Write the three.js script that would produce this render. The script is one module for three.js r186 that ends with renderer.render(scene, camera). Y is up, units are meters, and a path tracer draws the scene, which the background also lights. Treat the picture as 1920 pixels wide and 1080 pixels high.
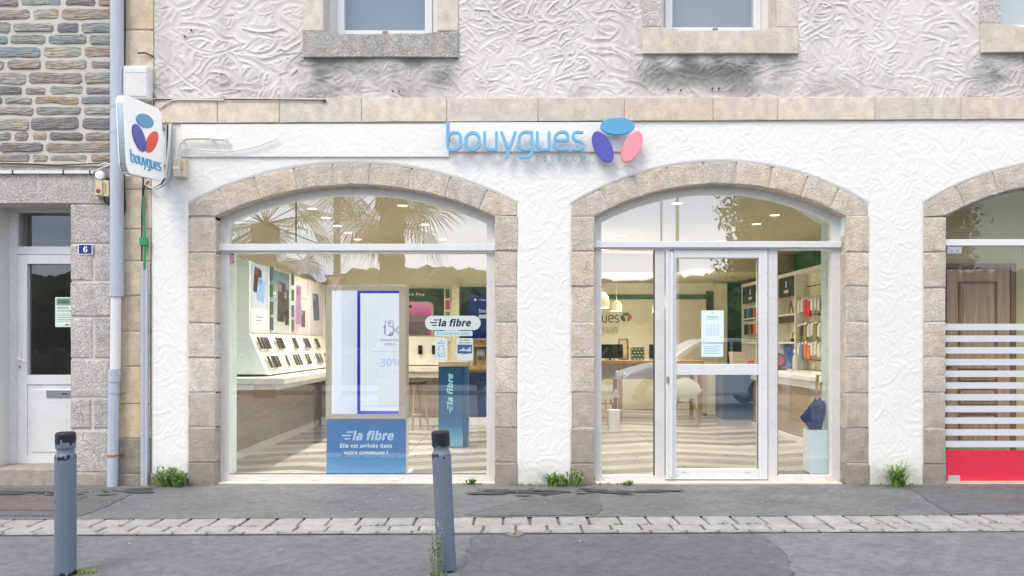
import * as THREE from 'three';
import { mergeGeometries, mergeVertices, toCreasedNormals } from 'three/addons/utils/BufferGeometryUtils.js';
import { RoundedBoxGeometry } from 'three/addons/geometries/RoundedBoxGeometry.js';
import { TextGeometry } from 'three/addons/geometries/TextGeometry.js';
import { FontLoader } from 'three/addons/loaders/FontLoader.js';
import { RectAreaLightUniformsLib } from 'three/addons/lights/RectAreaLightUniformsLib.js';

// ---------------------------------------------------------------- camera, sky, sun, exposure
const CAM_D = 7.6, FOCAL = 1444, CAM_H = 1.395;            // metres in front of the facade, focal length in px of a 1920 frame, eye height
const scene = new THREE.Scene();
const camera = new THREE.PerspectiveCamera(2 * Math.atan(540 / FOCAL) * 180 / Math.PI, 1920 / 1080, 0.1, 900);
camera.position.set(0, CAM_H, CAM_D);
camera.lookAt(0, CAM_H, 0);
camera.setViewOffset(1920, 1080, -1, -103, 1920, 1080);    // a lens shifted upwards: verticals stay parallel
const renderer = new THREE.WebGLRenderer({ antialias: true });
renderer.setSize(1920, 1080);
renderer.toneMapping = THREE.LinearToneMapping;
renderer.toneMappingExposure = 1.75;
renderer.shadowMap.enabled = true;
RectAreaLightUniformsLib.init();

const nonIndexed = THREE.BufferGeometry.prototype.toNonIndexed;
THREE.BufferGeometry.prototype.toNonIndexed = function () { return this.index ? nonIndexed.call(this) : this; };

// seeded random numbers and tileable noise
function rng(seed) { let a = seed >>> 0; return () => { a = (a + 0x6d2b79f5) | 0; let t = Math.imul(a ^ (a >>> 15), 1 | a); t = (t + Math.imul(t ^ (t >>> 7), 61 | t)) ^ t; return ((t ^ (t >>> 14)) >>> 0) / 4294967296; }; }
function hash2(x, y, s) { let h = (Math.imul(x, 374761393) + Math.imul(y, 668265263) + Math.imul(s, 2147483647 - 59)) | 0; h = Math.imul(h ^ (h >>> 13), 1274126177); return ((h ^ (h >>> 16)) >>> 0) / 4294967296; }
function vnoise(x, y, px, py, s) {                         // value noise, period px, py
  const ix = Math.floor(x), iy = Math.floor(y), fx = x - ix, fy = y - iy, u = fx * fx * (3 - 2 * fx), v = fy * fy * (3 - 2 * fy);
  const m = (a, p) => ((a % p) + p) % p;
  const a = hash2(m(ix, px), m(iy, py), s), b = hash2(m(ix + 1, px), m(iy, py), s), c = hash2(m(ix, px), m(iy + 1, py), s), d = hash2(m(ix + 1, px), m(iy + 1, py), s);
  return (a + (b - a) * u) * (1 - v) + (c + (d - c) * u) * v;
}
function fbm(x, y, px, py, s, n = 4) { let t = 0, a = 0.5, w = 0; for (let i = 0; i < n; i++) { t += a * vnoise(x, y, px, py, s + i * 17); w += a; a *= 0.5; x *= 2; y *= 2; px *= 2; py *= 2; } return t / w; }
const clamp = THREE.MathUtils.clamp, lerp = THREE.MathUtils.lerp, sstep = (a, b, x) => { const t = clamp((x - a) / (b - a), 0, 1); return t * t * (3 - 2 * t); };

{ // overcast sky
  const W = 1024, H = 512, data = new Float32Array(W * H * 4);
  for (let j = 0; j < H; j++) for (let i = 0; i < W; i++) {
    const el = ((j + 0.5) / H - 0.5) * Math.PI, up = Math.max(0, Math.sin(el));
    const k = 1 / (up + 0.25), a = (i / W) * 16, c = sstep(0.32, 0.68, fbm(a, 3 + k * 3, 16, 4096, 5, 5)), c2 = fbm(a * 2, 9 + k * 7, 32, 4096, 9, 4);
    const L = lerp(1.32, 0.86, Math.sqrt(up)) * (0.84 + 0.24 * c + 0.1 * (c2 - 0.5)), blue = (1 - c * 0.62) * (1 - 0.75 * up);
    const o = (j * W + i) * 4;
    data[o] = L * (1 - 0.24 * blue); data[o + 1] = L * (1.0 - 0.09 * blue); data[o + 2] = L * (1.03 + 0.16 * blue); data[o + 3] = 1;
  }
  const sky = new THREE.DataTexture(data, W, H, THREE.RGBAFormat, THREE.FloatType);
  sky.mapping = THREE.EquirectangularReflectionMapping; sky.magFilter = THREE.LinearFilter; sky.needsUpdate = true;
  scene.background = sky; scene.environment = sky;
}
const sun = new THREE.DirectionalLight(new THREE.Color(1, 0.9, 0.76), 1.15);
sun.position.set(-9, 22, 15); sun.target.position.set(0, 1, 0);
sun.castShadow = true; sun.shadow.radius = 45; sun.shadow.mapSize.set(2048, 2048);
Object.assign(sun.shadow.camera, { left: -12, right: 12, top: 12, bottom: -12, near: 1, far: 60 });
scene.add(sun, sun.target);

// ---------------------------------------------------------------- helpers
// the photograph's pixels read as places: metres at the depth z (facade plane z = 0)
const X = (px, z = 0) => (px - 961) * (CAM_D - z) / FOCAL, Y = (py, z = 0) => CAM_H - (py - 643) * (CAM_D - z) / FOCAL;
const Zfloor = (py, y = 0) => CAM_D - (CAM_H - y) * FOCAL / (py - 643);
const taken = {};
function numbered(n) { taken[n] = (taken[n] ?? -1) + 1; return taken[n] ? n + '_' + String(taken[n]).padStart(3, '0') : n; }
function shade(o) { o.castShadow = true; o.receiveShadow = true; return o; }
function tag(o, label, category, group) { o.userData.label = label; o.userData.category = category; if (group) o.userData.group = group; return o; }
function thing(name, label, category, pos = [0, 0, 0], turn = 0, group) {
  const g = new THREE.Group(); g.name = numbered(name); g.position.set(...pos); g.rotation.y = turn; scene.add(g); return tag(g, label, category, group);
}
function part(parent, name, geo, mat) {
  const m = shade(new THREE.Mesh(Array.isArray(geo) ? mergeGeometries(geo.map((x) => { const y = x.index ? x.toNonIndexed() : x; for (const k of Object.keys(y.attributes)) if (!['position', 'normal', 'uv'].includes(k)) y.deleteAttribute(k); return y; })) : geo, mat));
  m.name = name; parent.add(m); return m;
}
function solo(name, geo, mat, label, category, group) { const m = part(scene, numbered(name), geo, mat); return tag(m, label, category, group); }
function structure(name, geo, mat) { const m = part(scene, numbered(name), geo, mat); m.userData.kind = 'structure'; return m; }
function copyOf(o, pos, turn, label) { const c = o.clone(); c.name = numbered(o.name.replace(/_\d{3}$/, '')); c.userData = { ...o.userData }; if (pos) c.position.set(...pos); if (turn !== undefined && turn !== null) c.rotation.y = turn; if (label) c.userData.label = label; scene.add(c); return c; }
function wuv(g, ox = 0, oy = 0) {                          // uv in metres by the face's main direction
  if (g.index) g = g.toNonIndexed();
  const p = g.attributes.position, uv = new Float32Array(p.count * 2), a = new THREE.Vector3(), b = new THREE.Vector3(), c = new THREE.Vector3();
  for (let i = 0; i < p.count; i += 3) {
    a.fromBufferAttribute(p, i); b.fromBufferAttribute(p, i + 1).sub(a); c.fromBufferAttribute(p, i + 2).sub(a); b.cross(c);
    const n = [Math.abs(b.x), Math.abs(b.y), Math.abs(b.z)], k = n[2] >= n[0] && n[2] >= n[1] ? 2 : n[1] >= n[0] ? 1 : 0;
    for (let j = 0; j < 3; j++) { a.fromBufferAttribute(p, i + j); uv[(i + j) * 2] = (k === 0 ? a.z : a.x) + ox; uv[(i + j) * 2 + 1] = (k === 1 ? a.z : a.y) + oy; }
  }
  g.setAttribute('uv', new THREE.BufferAttribute(uv, 2)); return g;
}
function box(x0, x1, y0, y1, z0, z1, r = 0) {
  const w = Math.abs(x1 - x0), h = Math.abs(y1 - y0), d = Math.abs(z1 - z0);
  let g = r ? new RoundedBoxGeometry(w, h, d, r > 0.012 ? 3 : 1, Math.min(r, w / 2.01, h / 2.01, d / 2.01)) : new THREE.BoxGeometry(w, h, d);
  g.translate((x0 + x1) / 2, (y0 + y1) / 2, (z0 + z1) / 2);
  return wuv(g);
}
const pbox = (x0, x1, y0, y1, z, d, r = 0) => box(X(x0, z), X(x1, z), Y(y1, z), Y(y0, z), z - d, z, r);   // front face at depth z
function cyl(r0, r1, h, n = 16, x = 0, y = 0, z = 0) { return new THREE.CylinderGeometry(r1, r0, h, n).toNonIndexed().translate(x, y + h / 2, z); }
function bar(a, b, r, n = 8) {                              // round bar between two points
  const A = new THREE.Vector3(...a), B = new THREE.Vector3(...b), d = B.clone().sub(A), g = new THREE.CylinderGeometry(r, r, d.length(), n).toNonIndexed();
  g.applyQuaternion(new THREE.Quaternion().setFromUnitVectors(new THREE.Vector3(0, 1, 0), d.clone().normalize())); g.translate(...A.add(B).multiplyScalar(0.5).toArray()); return g;
}
function tube(pts, r, seg = 40, n = 8) { return new THREE.TubeGeometry(new THREE.CatmullRomCurve3(pts.map((p) => new THREE.Vector3(...p)), false, 'catmullrom', 0.3), seg, r, n).toNonIndexed(); }
function lathe(pts, n = 28) { return new THREE.LatheGeometry(pts.map((p) => new THREE.Vector2(...p)), n).toNonIndexed(); }
function roundRect(x0, y0, x1, y1, r) { const s = new THREE.Shape(); s.moveTo(x0 + r, y0); s.lineTo(x1 - r, y0); s.absarc(x1 - r, y0 + r, r, -Math.PI / 2, 0); s.lineTo(x1, y1 - r); s.absarc(x1 - r, y1 - r, r, 0, Math.PI / 2); s.lineTo(x0 + r, y1); s.absarc(x0 + r, y1 - r, r, Math.PI / 2, Math.PI); s.lineTo(x0, y0 + r); s.absarc(x0 + r, y0 + r, r, Math.PI, 1.5 * Math.PI); return s; }
function extrude(shape, depth, bevel = 0, curve = 12) { const g = new THREE.ExtrudeGeometry(shape, { depth: depth - 2 * bevel, bevelEnabled: bevel > 0, bevelThickness: bevel, bevelSize: bevel, bevelOffset: -bevel, bevelSegments: 2, curveSegments: curve }); if (bevel) g.translate(0, 0, bevel); return g.index ? g.toNonIndexed() : g; }
function fitUV(g, x0, y0, x1, y1, ax = 'x', ay = 'y') {      // one print across a surface
  if (g.index) g = g.toNonIndexed(); const p = g.attributes.position, uv = new Float32Array(p.count * 2), get = { x: 'getX', y: 'getY', z: 'getZ' };
  for (let i = 0; i < p.count; i++) { uv[i * 2] = (p[get[ax]](i) - x0) / (x1 - x0); uv[i * 2 + 1] = (p[get[ay]](i) - y0) / (y1 - y0); }
  g.setAttribute('uv', new THREE.BufferAttribute(uv, 2)); return g;
}
function sheet(x0, x1, y0, y1, z) { const g = new THREE.PlaneGeometry(x1 - x0, y1 - y0).translate((x0 + x1) / 2, (y0 + y1) / 2, z); return g.toNonIndexed(); }
const V = (px, py, z) => [X(px, z), Y(py, z), z];
const ORD = ['first', 'second', 'third', 'fourth', 'fifth', 'sixth', 'seventh', 'eighth', 'ninth', 'tenth', 'eleventh', 'twelfth', 'thirteenth', 'fourteenth'];
const rgb = (r, g, b) => new THREE.Color().setRGB(r, g, b);

// computed textures
function dtex(w, h, fn, srgb = false, rx = 1, ry = 1) {
  const d = new Uint8Array(w * h * 4);
  for (let j = 0; j < h; j++) for (let i = 0; i < w; i++) { const c = fn(i / w, j / h, i, j), o = (j * w + i) * 4; if (typeof c === 'number') d[o] = d[o + 1] = d[o + 2] = clamp(c, 0, 1) * 255; else for (let k = 0; k < 3; k++) d[o + k] = clamp(c[k], 0, 1) * 255; d[o + 3] = 255; }
  const t = new THREE.DataTexture(d, w, h); t.wrapS = t.wrapT = THREE.RepeatWrapping; t.magFilter = THREE.LinearFilter; t.minFilter = THREE.LinearFilter; t.repeat.set(rx, ry); if (srgb) t.colorSpace = THREE.SRGBColorSpace; t.needsUpdate = true; return t;
}
function print(w, h, draw) {
  const c = document.createElement('canvas'); c.width = w; c.height = h; const x = c.getContext('2d'); draw(x, w, h);
  const t = new THREE.CanvasTexture(c); t.colorSpace = THREE.SRGBColorSpace; t.magFilter = THREE.LinearFilter; return t;
}
function std(color, roughness = 0.8, more = {}) { return new THREE.MeshStandardMaterial({ color: Array.isArray(color) ? rgb(...color) : color, roughness, ...more }); }
const rnd0 = rng(77);
// grain maps (multiply the material's colour)
const graniteMap = (() => { const r = rng(3); const sp = new Float32Array(512 * 512).map(() => r()); return dtex(512, 512, (u, v, i, j) => { const f = fbm(u * 12, v * 12, 12, 12, 4, 5), s = sp[j * 512 + i], s2 = sp[(j >> 1) * 512 + (i >> 1)]; const g = 0.74 + 0.34 * (f - 0.5) + (s2 > 0.9 ? -0.22 : 0) + (s2 < 0.12 ? 0.12 : 0) + 0.14 * (s - 0.5); const w = vnoise(u * 6, v * 6, 6, 6, 31); return [g * (1 + 0.05 * w), g, g * (1 - 0.09 * w)]; }, false, 1.25, 1.25); })();
const graniteBump = (() => { const H = new Float32Array(512 * 512), r = rng(8);   // short tooled strokes
  for (let k = 0; k < 5200; k++) { const a = r() * 3.14 * 2, L = 4 + r() * 12, x = r() * 512, y = r() * 512, s = r() < 0.5 ? -1 : 1; for (let t = 0; t < L; t++) for (let q = -2; q <= 2; q++) { const xx = (Math.floor(x + Math.cos(a) * t - Math.sin(a) * q) + 512) & 511, yy = (Math.floor(y + Math.sin(a) * t + Math.cos(a) * q) + 512) & 511; H[yy * 512 + xx] = lerp(H[yy * 512 + xx], s, 0.5 * (1 - Math.abs(q) / 3)); } }
  return dtex(512, 512, (u, v, i, j) => 0.5 + 0.3 * H[j * 512 + i] + 0.3 * (fbm(u * 24, v * 24, 24, 24, 2, 4) - 0.5), false, 2, 2); })();
const granite = (c, b = 0.012) => std(c.map((x) => x * 1.52), 0.9, { map: graniteMap, bumpMap: graniteBump, bumpScale: b });
const plasterBump = dtex(512, 512, (u, v) => fbm(u * 10, v * 10, 10, 10, 6, 6), false, 0.8, 0.8);
const slateMap = dtex(512, 256, (u, v) => { const a = fbm(u * 6, v * 22, 6, 22, 12, 5), b = fbm(u * 20, v * 30, 20, 30, 19, 3); const g = 0.45 + 0.75 * a + 0.25 * (b - 0.5), w = vnoise(u * 5, v * 4, 5, 4, 55) - 0.5; return [g * (1 + 0.24 * w), g, g * (1 - 0.24 * w)].map((x) => x * 0.9); }, false, 2, 4);
const slateBump = dtex(512, 256, (u, v) => fbm(u * 8, v * 34, 8, 34, 23, 5), false, 2, 4);
const asphaltMap = (() => { const r = rng(15), sp = new Float32Array(1024 * 1024).map(() => r()); return dtex(1024, 1024, (u, v, i, j) => { const f = fbm(u * 7, v * 7, 7, 7, 40, 5), s = sp[j * 1024 + i], q = sp[(j >> 1) * 1024 + (i >> 1)], m = fbm(u * 40, v * 40, 40, 40, 44, 2); const g = 0.6 + 0.16 * (f - 0.5) + 0.3 * (s - 0.5) + 0.24 * (m - 0.5) + (q > 0.95 ? 0.26 : 0) + (q < 0.1 ? -0.2 : 0); return [g, g, g * 1.01]; }, false, 0.5, 0.5); })();
const asphaltBump = (() => { const r = rng(16), sp = new Float32Array(512 * 512).map(() => r()); return dtex(512, 512, (u, v, i, j) => 0.6 * sp[j * 512 + i] + 0.4 * sp[(j >> 1) * 512 + (i >> 1)], false, 1, 1); })();
const woodMap = dtex(256, 512, (u, v) => { const w = fbm(u * 5, v * 2, 5, 2, 61, 3), g = fbm(u * 40 + w * 6, v * 3, 40, 3, 62, 4); const l = 0.68 + 0.42 * (g - 0.5) + 0.2 * (w - 0.5); return [l, l * 0.97, l * 0.93]; }, false, 1.6, 0.8);
const woodMapH = dtex(512, 256, (u, v) => { const w = fbm(u * 2, v * 5, 2, 5, 61, 3), g = fbm(u * 3, v * 40 + w * 6, 3, 40, 62, 4); const l = 0.7 + 0.36 * (g - 0.5) + 0.2 * (w - 0.5); return [l, l * 0.97, l * 0.94]; }, false, 0.8, 1.6);
const dustMap = dtex(512, 512, (u, v) => { const f = fbm(u * 5, v * 9, 5, 9, 70, 5), k = fbm(u * 30, v * 30, 30, 30, 71, 2); const g = 0.93 + 0.1 * (f - 0.5) - (k > 0.72 ? 0.06 : 0); return [g, g * 0.995, g * 0.985]; }, false, 1, 1);

// shared materials
const M = {
  pvc: std([0.8, 0.81, 0.82], 0.35, { map: dustMap }), pvcWorn: std([0.74, 0.73, 0.71], 0.5, { map: dustMap }), grey: std([0.46, 0.49, 0.55], 0.45, { map: dustMap }),
  steel: std([0.55, 0.56, 0.58], 0.3, { metalness: 1 }), chrome: std([0.75, 0.77, 0.8], 0.08, { metalness: 1 }), zinc: std([0.5, 0.54, 0.62], 0.5, { map: dustMap }),
  black: std([0.012, 0.012, 0.014], 0.5), dark: std([0.03, 0.03, 0.035], 0.55), white: std([0.8, 0.8, 0.79], 0.55), cream: std([0.72, 0.66, 0.48], 0.6), offwhite: std([0.78, 0.75, 0.66], 0.6),
  ceiling: std([0.5, 0.45, 0.32], 0.95), inner: std([0.76, 0.72, 0.6], 0.9), reveal: std([0.7, 0.81, 0.83], 0.8, { bumpMap: plasterBump, bumpScale: 0.002 }), green: std([0.07, 0.16, 0.1], 0.85),
  lam: std([0.56, 0.46, 0.36], 0.55, { map: woodMapH }), oak: std([0.62, 0.42, 0.22], 0.5, { map: woodMap }), oakPale: std([0.66, 0.56, 0.4], 0.5, { map: woodMapH }), doorWood: std([0.86, 0.61, 0.44], 0.5, { map: woodMap }), doorWoodDark: std([0.42, 0.27, 0.19], 0.5, { map: woodMap }),
  screenGlass: std([0.008, 0.009, 0.011], 0.08), rubber: std([0.02, 0.02, 0.02], 0.9), leaf: std([0.085, 0.16, 0.03], 0.75, { side: THREE.DoubleSide }), leafDark: std([0.05, 0.11, 0.025], 0.75, { side: THREE.DoubleSide }),
};
const glass = (c, ior) => new THREE.MeshPhysicalMaterial({ color: rgb(...c), roughness: 0, transmission: 1, thickness: 0, ior, side: THREE.DoubleSide });
M.shopGlass = glass([0.96, 0.985, 0.98], 3.3); M.houseGlass = glass([0.85, 0.87, 0.88], 1.9); M.porchGlass = glass([0.93, 0.95, 0.93], 1.6);
// ---------------------------------------------------------------- masonry
// a dressed stone: outline in the facade plane, rough arris, slightly bulging face
function stone(pts, z0, z1, r, { bevel = 0.012, jit = 0.004, bulge = 0.004, step = 0.12 } = {}) {
  const o = [];
  pts.forEach((p, i) => { const q = pts[(i + 1) % pts.length], L = Math.hypot(q[0] - p[0], q[1] - p[1]), n = Math.max(1, Math.min(3, Math.round(L / step))); for (let k = 0; k < n; k++) { const t = k / n; o.push([lerp(p[0], q[0], t) + (r() - 0.5) * jit, lerp(p[1], q[1], t) + (r() - 0.5) * jit]); } });
  const cx = o.reduce((s, p) => s + p[0], 0) / o.length, cy = o.reduce((s, p) => s + p[1], 0) / o.length, n = o.length, v = [];
  const inset = o.map(([x, y]) => { const d = Math.hypot(x - cx, y - cy), b = bevel * (0.7 + 0.6 * r()); return [x + (cx - x) / d * b * 1.35, y + (cy - y) / d * b * 1.35, z1 + (r() - 0.5) * bulge]; });
  const tri = (a, b, c) => v.push(...a, ...b, ...c);
  for (let i = 0; i < n; i++) {
    const j = (i + 1) % n, a0 = [...o[i], z0], b0 = [...o[j], z0], a1 = [...o[i], z1 - bevel], b1 = [...o[j], z1 - bevel];
    tri(a0, b0, b1); tri(a0, b1, a1); tri(a1, b1, inset[j]); tri(a1, inset[j], inset[i]); tri(inset[i], inset[j], [cx, cy, z1 + bulge]);
  }
  let g = new THREE.BufferGeometry(); g.setAttribute('position', new THREE.Float32BufferAttribute(v, 3)); g.computeVertexNormals();
  g = toCreasedNormals(g, 0.45); return wuv(g, r() * 3, r() * 3);
}
const ccw = (pts) => { let a = 0; pts.forEach((p, i) => { const q = pts[(i + 1) % pts.length]; a += p[0] * q[1] - q[0] * p[1]; }); return a < 0 ? pts.slice().reverse() : pts; };
const rectPx = (x0, x1, y0, y1) => [[X(x0), Y(y1)], [X(x1), Y(y1)], [X(x1), Y(y0)], [X(x0), Y(y0)]];

// ------- the render: a height field stamped by curved trowel strokes, 3 mm per cell
const HW = 1536, HH = 768, Hm = new Float32Array(HW * HH).fill(0.4);
{
  const r = rng(2024);
  for (let k = 0; k < 3600; k++) {
    let x = r() * HW, y = r() * HH, a = r() * 6.283, cur = (r() - 0.5) * 0.075, L = 25 + r() * 65, R = 5.5 + r() * 6.5, amp = 0.55 + 0.5 * r(), skew = (r() - 0.5) * 1.1;
    for (let s = 0; s < L; s += 2) {
      a += cur * 2; if (r() < 0.03) cur = (r() - 0.5) * 0.11; x += Math.cos(a) * 2; y += Math.sin(a) * 2;
      const end = Math.min(1, Math.min(s, L - s) / 10), nx = -Math.sin(a), ny = Math.cos(a);
      for (let j = -R; j <= R; j++) for (let i = -R; i <= R; i++) {
        const d = Math.hypot(i, j) / R; if (d > 1) continue; const t = (i * nx + j * ny) / R;
        const w = sstep(1, 0.75, d) * 0.45 * end, h = amp * (0.1 + 0.85 * Math.pow(Math.abs(t), 1.6)) * (1 + skew * t), xx = ((x + i) % HW + HW) % HW | 0, yy = ((y + j) % HH + HH) % HH | 0, o = yy * HW + xx;
        Hm[o] = lerp(Hm[o], h, w);
      }
    }
  }
}
function hm(x, y) { // metres -> 0..1, bilinear, tiled
  let u = x / 0.003, v = y / 0.003; u = ((u % HW) + HW) % HW; v = ((v % HH) + HH) % HH; const i = u | 0, j = v | 0, f = u - i, g = v - j, i1 = (i + 1) % HW, j1 = (j + 1) % HH;
  return lerp(lerp(Hm[j * HW + i], Hm[j * HW + i1], f), lerp(Hm[j1 * HW + i], Hm[j1 * HW + i1], f), g);
}
const SZ = 0.02;                                            // face of the render in front of the masonry plane
function renderSheet(x0, x1, lo, hi, zf, tint, cell = 0.0075) {
  const nx = Math.max(2, Math.ceil((x1 - x0) / cell)), ny = Math.max(2, Math.ceil(Math.max(...[0, 0.5, 1].map((t) => hi(lerp(x0, x1, t)) - lo(lerp(x0, x1, t)))) / cell)), pos = [], col = [], uv = [], nor = [], idx = [], e = cell * 0.6;
  for (let j = 0; j <= ny; j++) for (let i = 0; i <= nx; i++) {
    const x = lerp(x0, x1, i / nx), a = lo(x), y = lerp(a, hi(x), j / ny), dx = (zf(x + e, y) - zf(x - e, y)) / (2 * e), dy = (zf(x, y + e) - zf(x, y - e)) / (2 * e), l = Math.hypot(dx, dy, 1);
    pos.push(x, y, zf(x, y)); col.push(...tint(x, y)); uv.push(x, y); nor.push(-dx / l, -dy / l, 1 / l);
  }
  const w = nx + 1; for (let j = 0; j < ny; j++) for (let i = 0; i < nx; i++) { const a = j * w + i; idx.push(a, a + 1, a + w + 1, a, a + w + 1, a + w); }
  const g = new THREE.BufferGeometry(), F = (v, n) => new THREE.Float32BufferAttribute(v, n); g.setAttribute('position', F(pos, 3)); g.setAttribute('normal', F(nor, 3)); g.setAttribute('uv', F(uv, 2)); g.setAttribute('color', F(col, 3)); g.setIndex(idx); return g;
}
const renderMat = new THREE.MeshStandardMaterial({ vertexColors: true, roughness: 0.92, bumpMap: plasterBump, bumpScale: 0.004 });

// ---------------------------------------------------------------- the shop building
const shop = thing('shop_building', 'white rendered shop building with granite arches and shop front', 'building');
const arches = [ // px: centre, half width of the intrados and its sag and crown, the same for the extrados, jamb joints
  { cx: 666.5, hi: 261.5, ti: 346.5, si: 59.5, cx2: 662, he: 307, te: 307, se: 75, spring: 406, joints: [412, 477, 551, 625, 694.5, 773, 845.6, 913.6], jl: [410, 474, 540, 606, 671, 736, 801, 867, 914], jr: [405, 471, 538, 605, 670, 737, 802, 867, 912] },
  { cx: 1349.5, hi: 235.5, ti: 344.5, si: 61.5, cx2: 1349.5, he: 277.5, te: 304.5, se: 79, spring: 406, joints: [1124, 1187, 1249.5, 1316.7, 1381, 1448, 1514, 1572], jl: [406, 472, 537.5, 605, 670, 736, 802, 868, 913], jr: [404, 473, 537, 604, 670, 737, 803, 869, 914] },
  { cx: 2008, hi: 236, ti: 343, si: 62, cx2: 2008, he: 277, te: 303, se: 79, spring: 408, joints: [1790, 1859, 1924, 1980, 2040, 2096, 2160, 2226], jl: [408, 473, 540, 604, 670, 736, 803, 870, 912], jr: [408, 473, 540, 604, 670, 736, 803, 870, 912] },
];
const arcY = (cx, h, top, sag) => { const R = (h * h + sag * sag) / (2 * sag), cy = top + R; return (px) => cy - Math.sqrt(Math.max(0, R * R - (px - cx) ** 2)); };
for (const a of arches) { a.in = arcY(a.cx, a.hi, a.ti, a.si); a.ex = arcY(a.cx2, a.he, a.te, a.se); a.Ri = (a.hi ** 2 + a.si ** 2) / (2 * a.si); }
const winX = [[608, 821, 67], [1240, 1454, 61], [1873, 2086, 56]];      // upper window openings, px: left, right, sill top
const winS = [[570, 860, 111], [1203, 1494, 104], [1834, 2126, 102]];    // their stone surrounds and sill bottoms
const WALL_TOP = 6.4, BACK = -0.6, XL = X(283), XR = X(2330);
{ // masonry core with the openings
  const s = new THREE.Shape(); s.moveTo(X(224), -0.3); s.lineTo(XR, -0.3); s.lineTo(XR, WALL_TOP); s.lineTo(X(224), WALL_TOP); s.closePath();
  for (const a of arches) { const h = new THREE.Path(), g = 2; h.moveTo(X(a.cx - a.hi - g), -0.01); h.lineTo(X(a.cx - a.hi - g), Y(a.in(a.cx - a.hi))); for (let k = 0; k <= 32; k++) { const px = a.cx - a.hi + 2 * a.hi * k / 32; h.lineTo(X(px), Y(a.in(px) - g - 14 * sstep(0, 0.25, Math.min(k, 32 - k) / 32))); } h.lineTo(X(a.cx + a.hi + g), -0.01); h.closePath(); s.holes.push(h); }
  for (const [l, r, b] of winX) { const h = new THREE.Path(); h.moveTo(X(l - 1), Y(b + 1)); h.lineTo(X(l - 1), 5.75); h.lineTo(X(r + 1), 5.75); h.lineTo(X(r + 1), Y(b + 1)); h.closePath(); s.holes.push(h); }
  const g = new THREE.ExtrudeGeometry(s, { depth: 0.6 - 0.02, bevelEnabled: false }); g.translate(0, 0, BACK);
  part(shop, 'wall_core', wuv(g), M.reveal);
}
// render: colours are the paint's own, with stains of their own shape under the sills
const stain = (x, y) => {
  let d = 0; for (const [l, r, b] of winS) { const px = 961 + x * 190, py = 908 - y * 190; const m = sstep(l - 40, l + 30, px) * sstep(r + 25, r - 40, px) * sstep(b - 14, b + 6, py) * sstep(205, 130, py); const c = sstep(0.28, 0.62, fbm(x * 3.2 + 3, y * 4.5, 64, 64, 90, 5)); d = Math.max(d, m * (0.24 + 0.6 * c)); }
  return d;
};
const topTint = (x, y) => { const n = fbm(x * 1.5 + 20, y * 1.5, 64, 64, 91, 4) - 0.5, f = fbm(x * 14 + 40, y * 14, 512, 512, 92, 3) - 0.5, d = stain(x, y), low = 0.05 * sstep(4.15, 3.8, y); const led = sstep(4.12, 3.82, y) * sstep(0.4, 0.62, fbm(x * 2.2 + 8, y * 3 + 5, 64, 64, 95, 5)), run = sstep(0.5, 0.75, fbm(x * 7 + 11, y * 0.7, 128, 64, 96, 4)), g = 0.635 * (1 + 0.24 * n + 0.18 * f - 0.3 * led - 0.12 * run) * (1 - 0.85 * d); return [g * 1.045, g * 0.985, g * (0.925 + 0.05 * d)]; };
const lowTint = (x, y) => { const n = fbm(x * 1.2 + 60, y * 1.2, 64, 64, 93, 4) - 0.5, low = sstep(0.34, 0, y) * (0.06 + 0.3 * fbm(x * 9 + 30, y * 7, 256, 256, 94, 3)); const g = 0.835 * (1 + 0.07 * n - low); return [g * 1.005, g * 0.985, g * (0.945 - 0.1 * low)]; };
const topH = (x, y) => SZ + 0.022 * (0.45 + 0.85 * vnoise(x * 1.3 + 40, y * 1.9, 997, 997, 14)) * lerp(hm(x * 0.52, y * 0.72), hm(x * 0.7 + 2, y * 0.85 + 1), sstep(0.35, 0.65, vnoise(x * 0.9 + 70, y * 1.4, 997, 997, 15))) + 0.004 * (vnoise(x * 3 + 90, y * 3, 997, 997, 12) - 0.5) - 0.006;
function stoneDist(x, y) { const px = 961 + x * 190, py = 908 - y * 190; let d = (px - 284) / 190; for (const a of arches) { const L = a.cx2 - a.he, R = a.cx2 + a.he; let q; if (px > L && px < R) q = a.ex(px) - py; else { const h = px <= L ? L - px : px - R; q = py > a.te + a.se ? h : Math.hypot(h, a.te + a.se - py); } d = Math.min(d, q / 190); } return d; }
const lowH = (x, y) => lerp(0.004, SZ + 0.0078 * (0.75 * hm(x * 0.85 + 1.7, y * 0.72 + 0.4) + 0.4 * hm(x * 0.4, y * 0.36)) - 0.003, sstep(-0.01, 0.032, stoneDist(x, y)));
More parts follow.
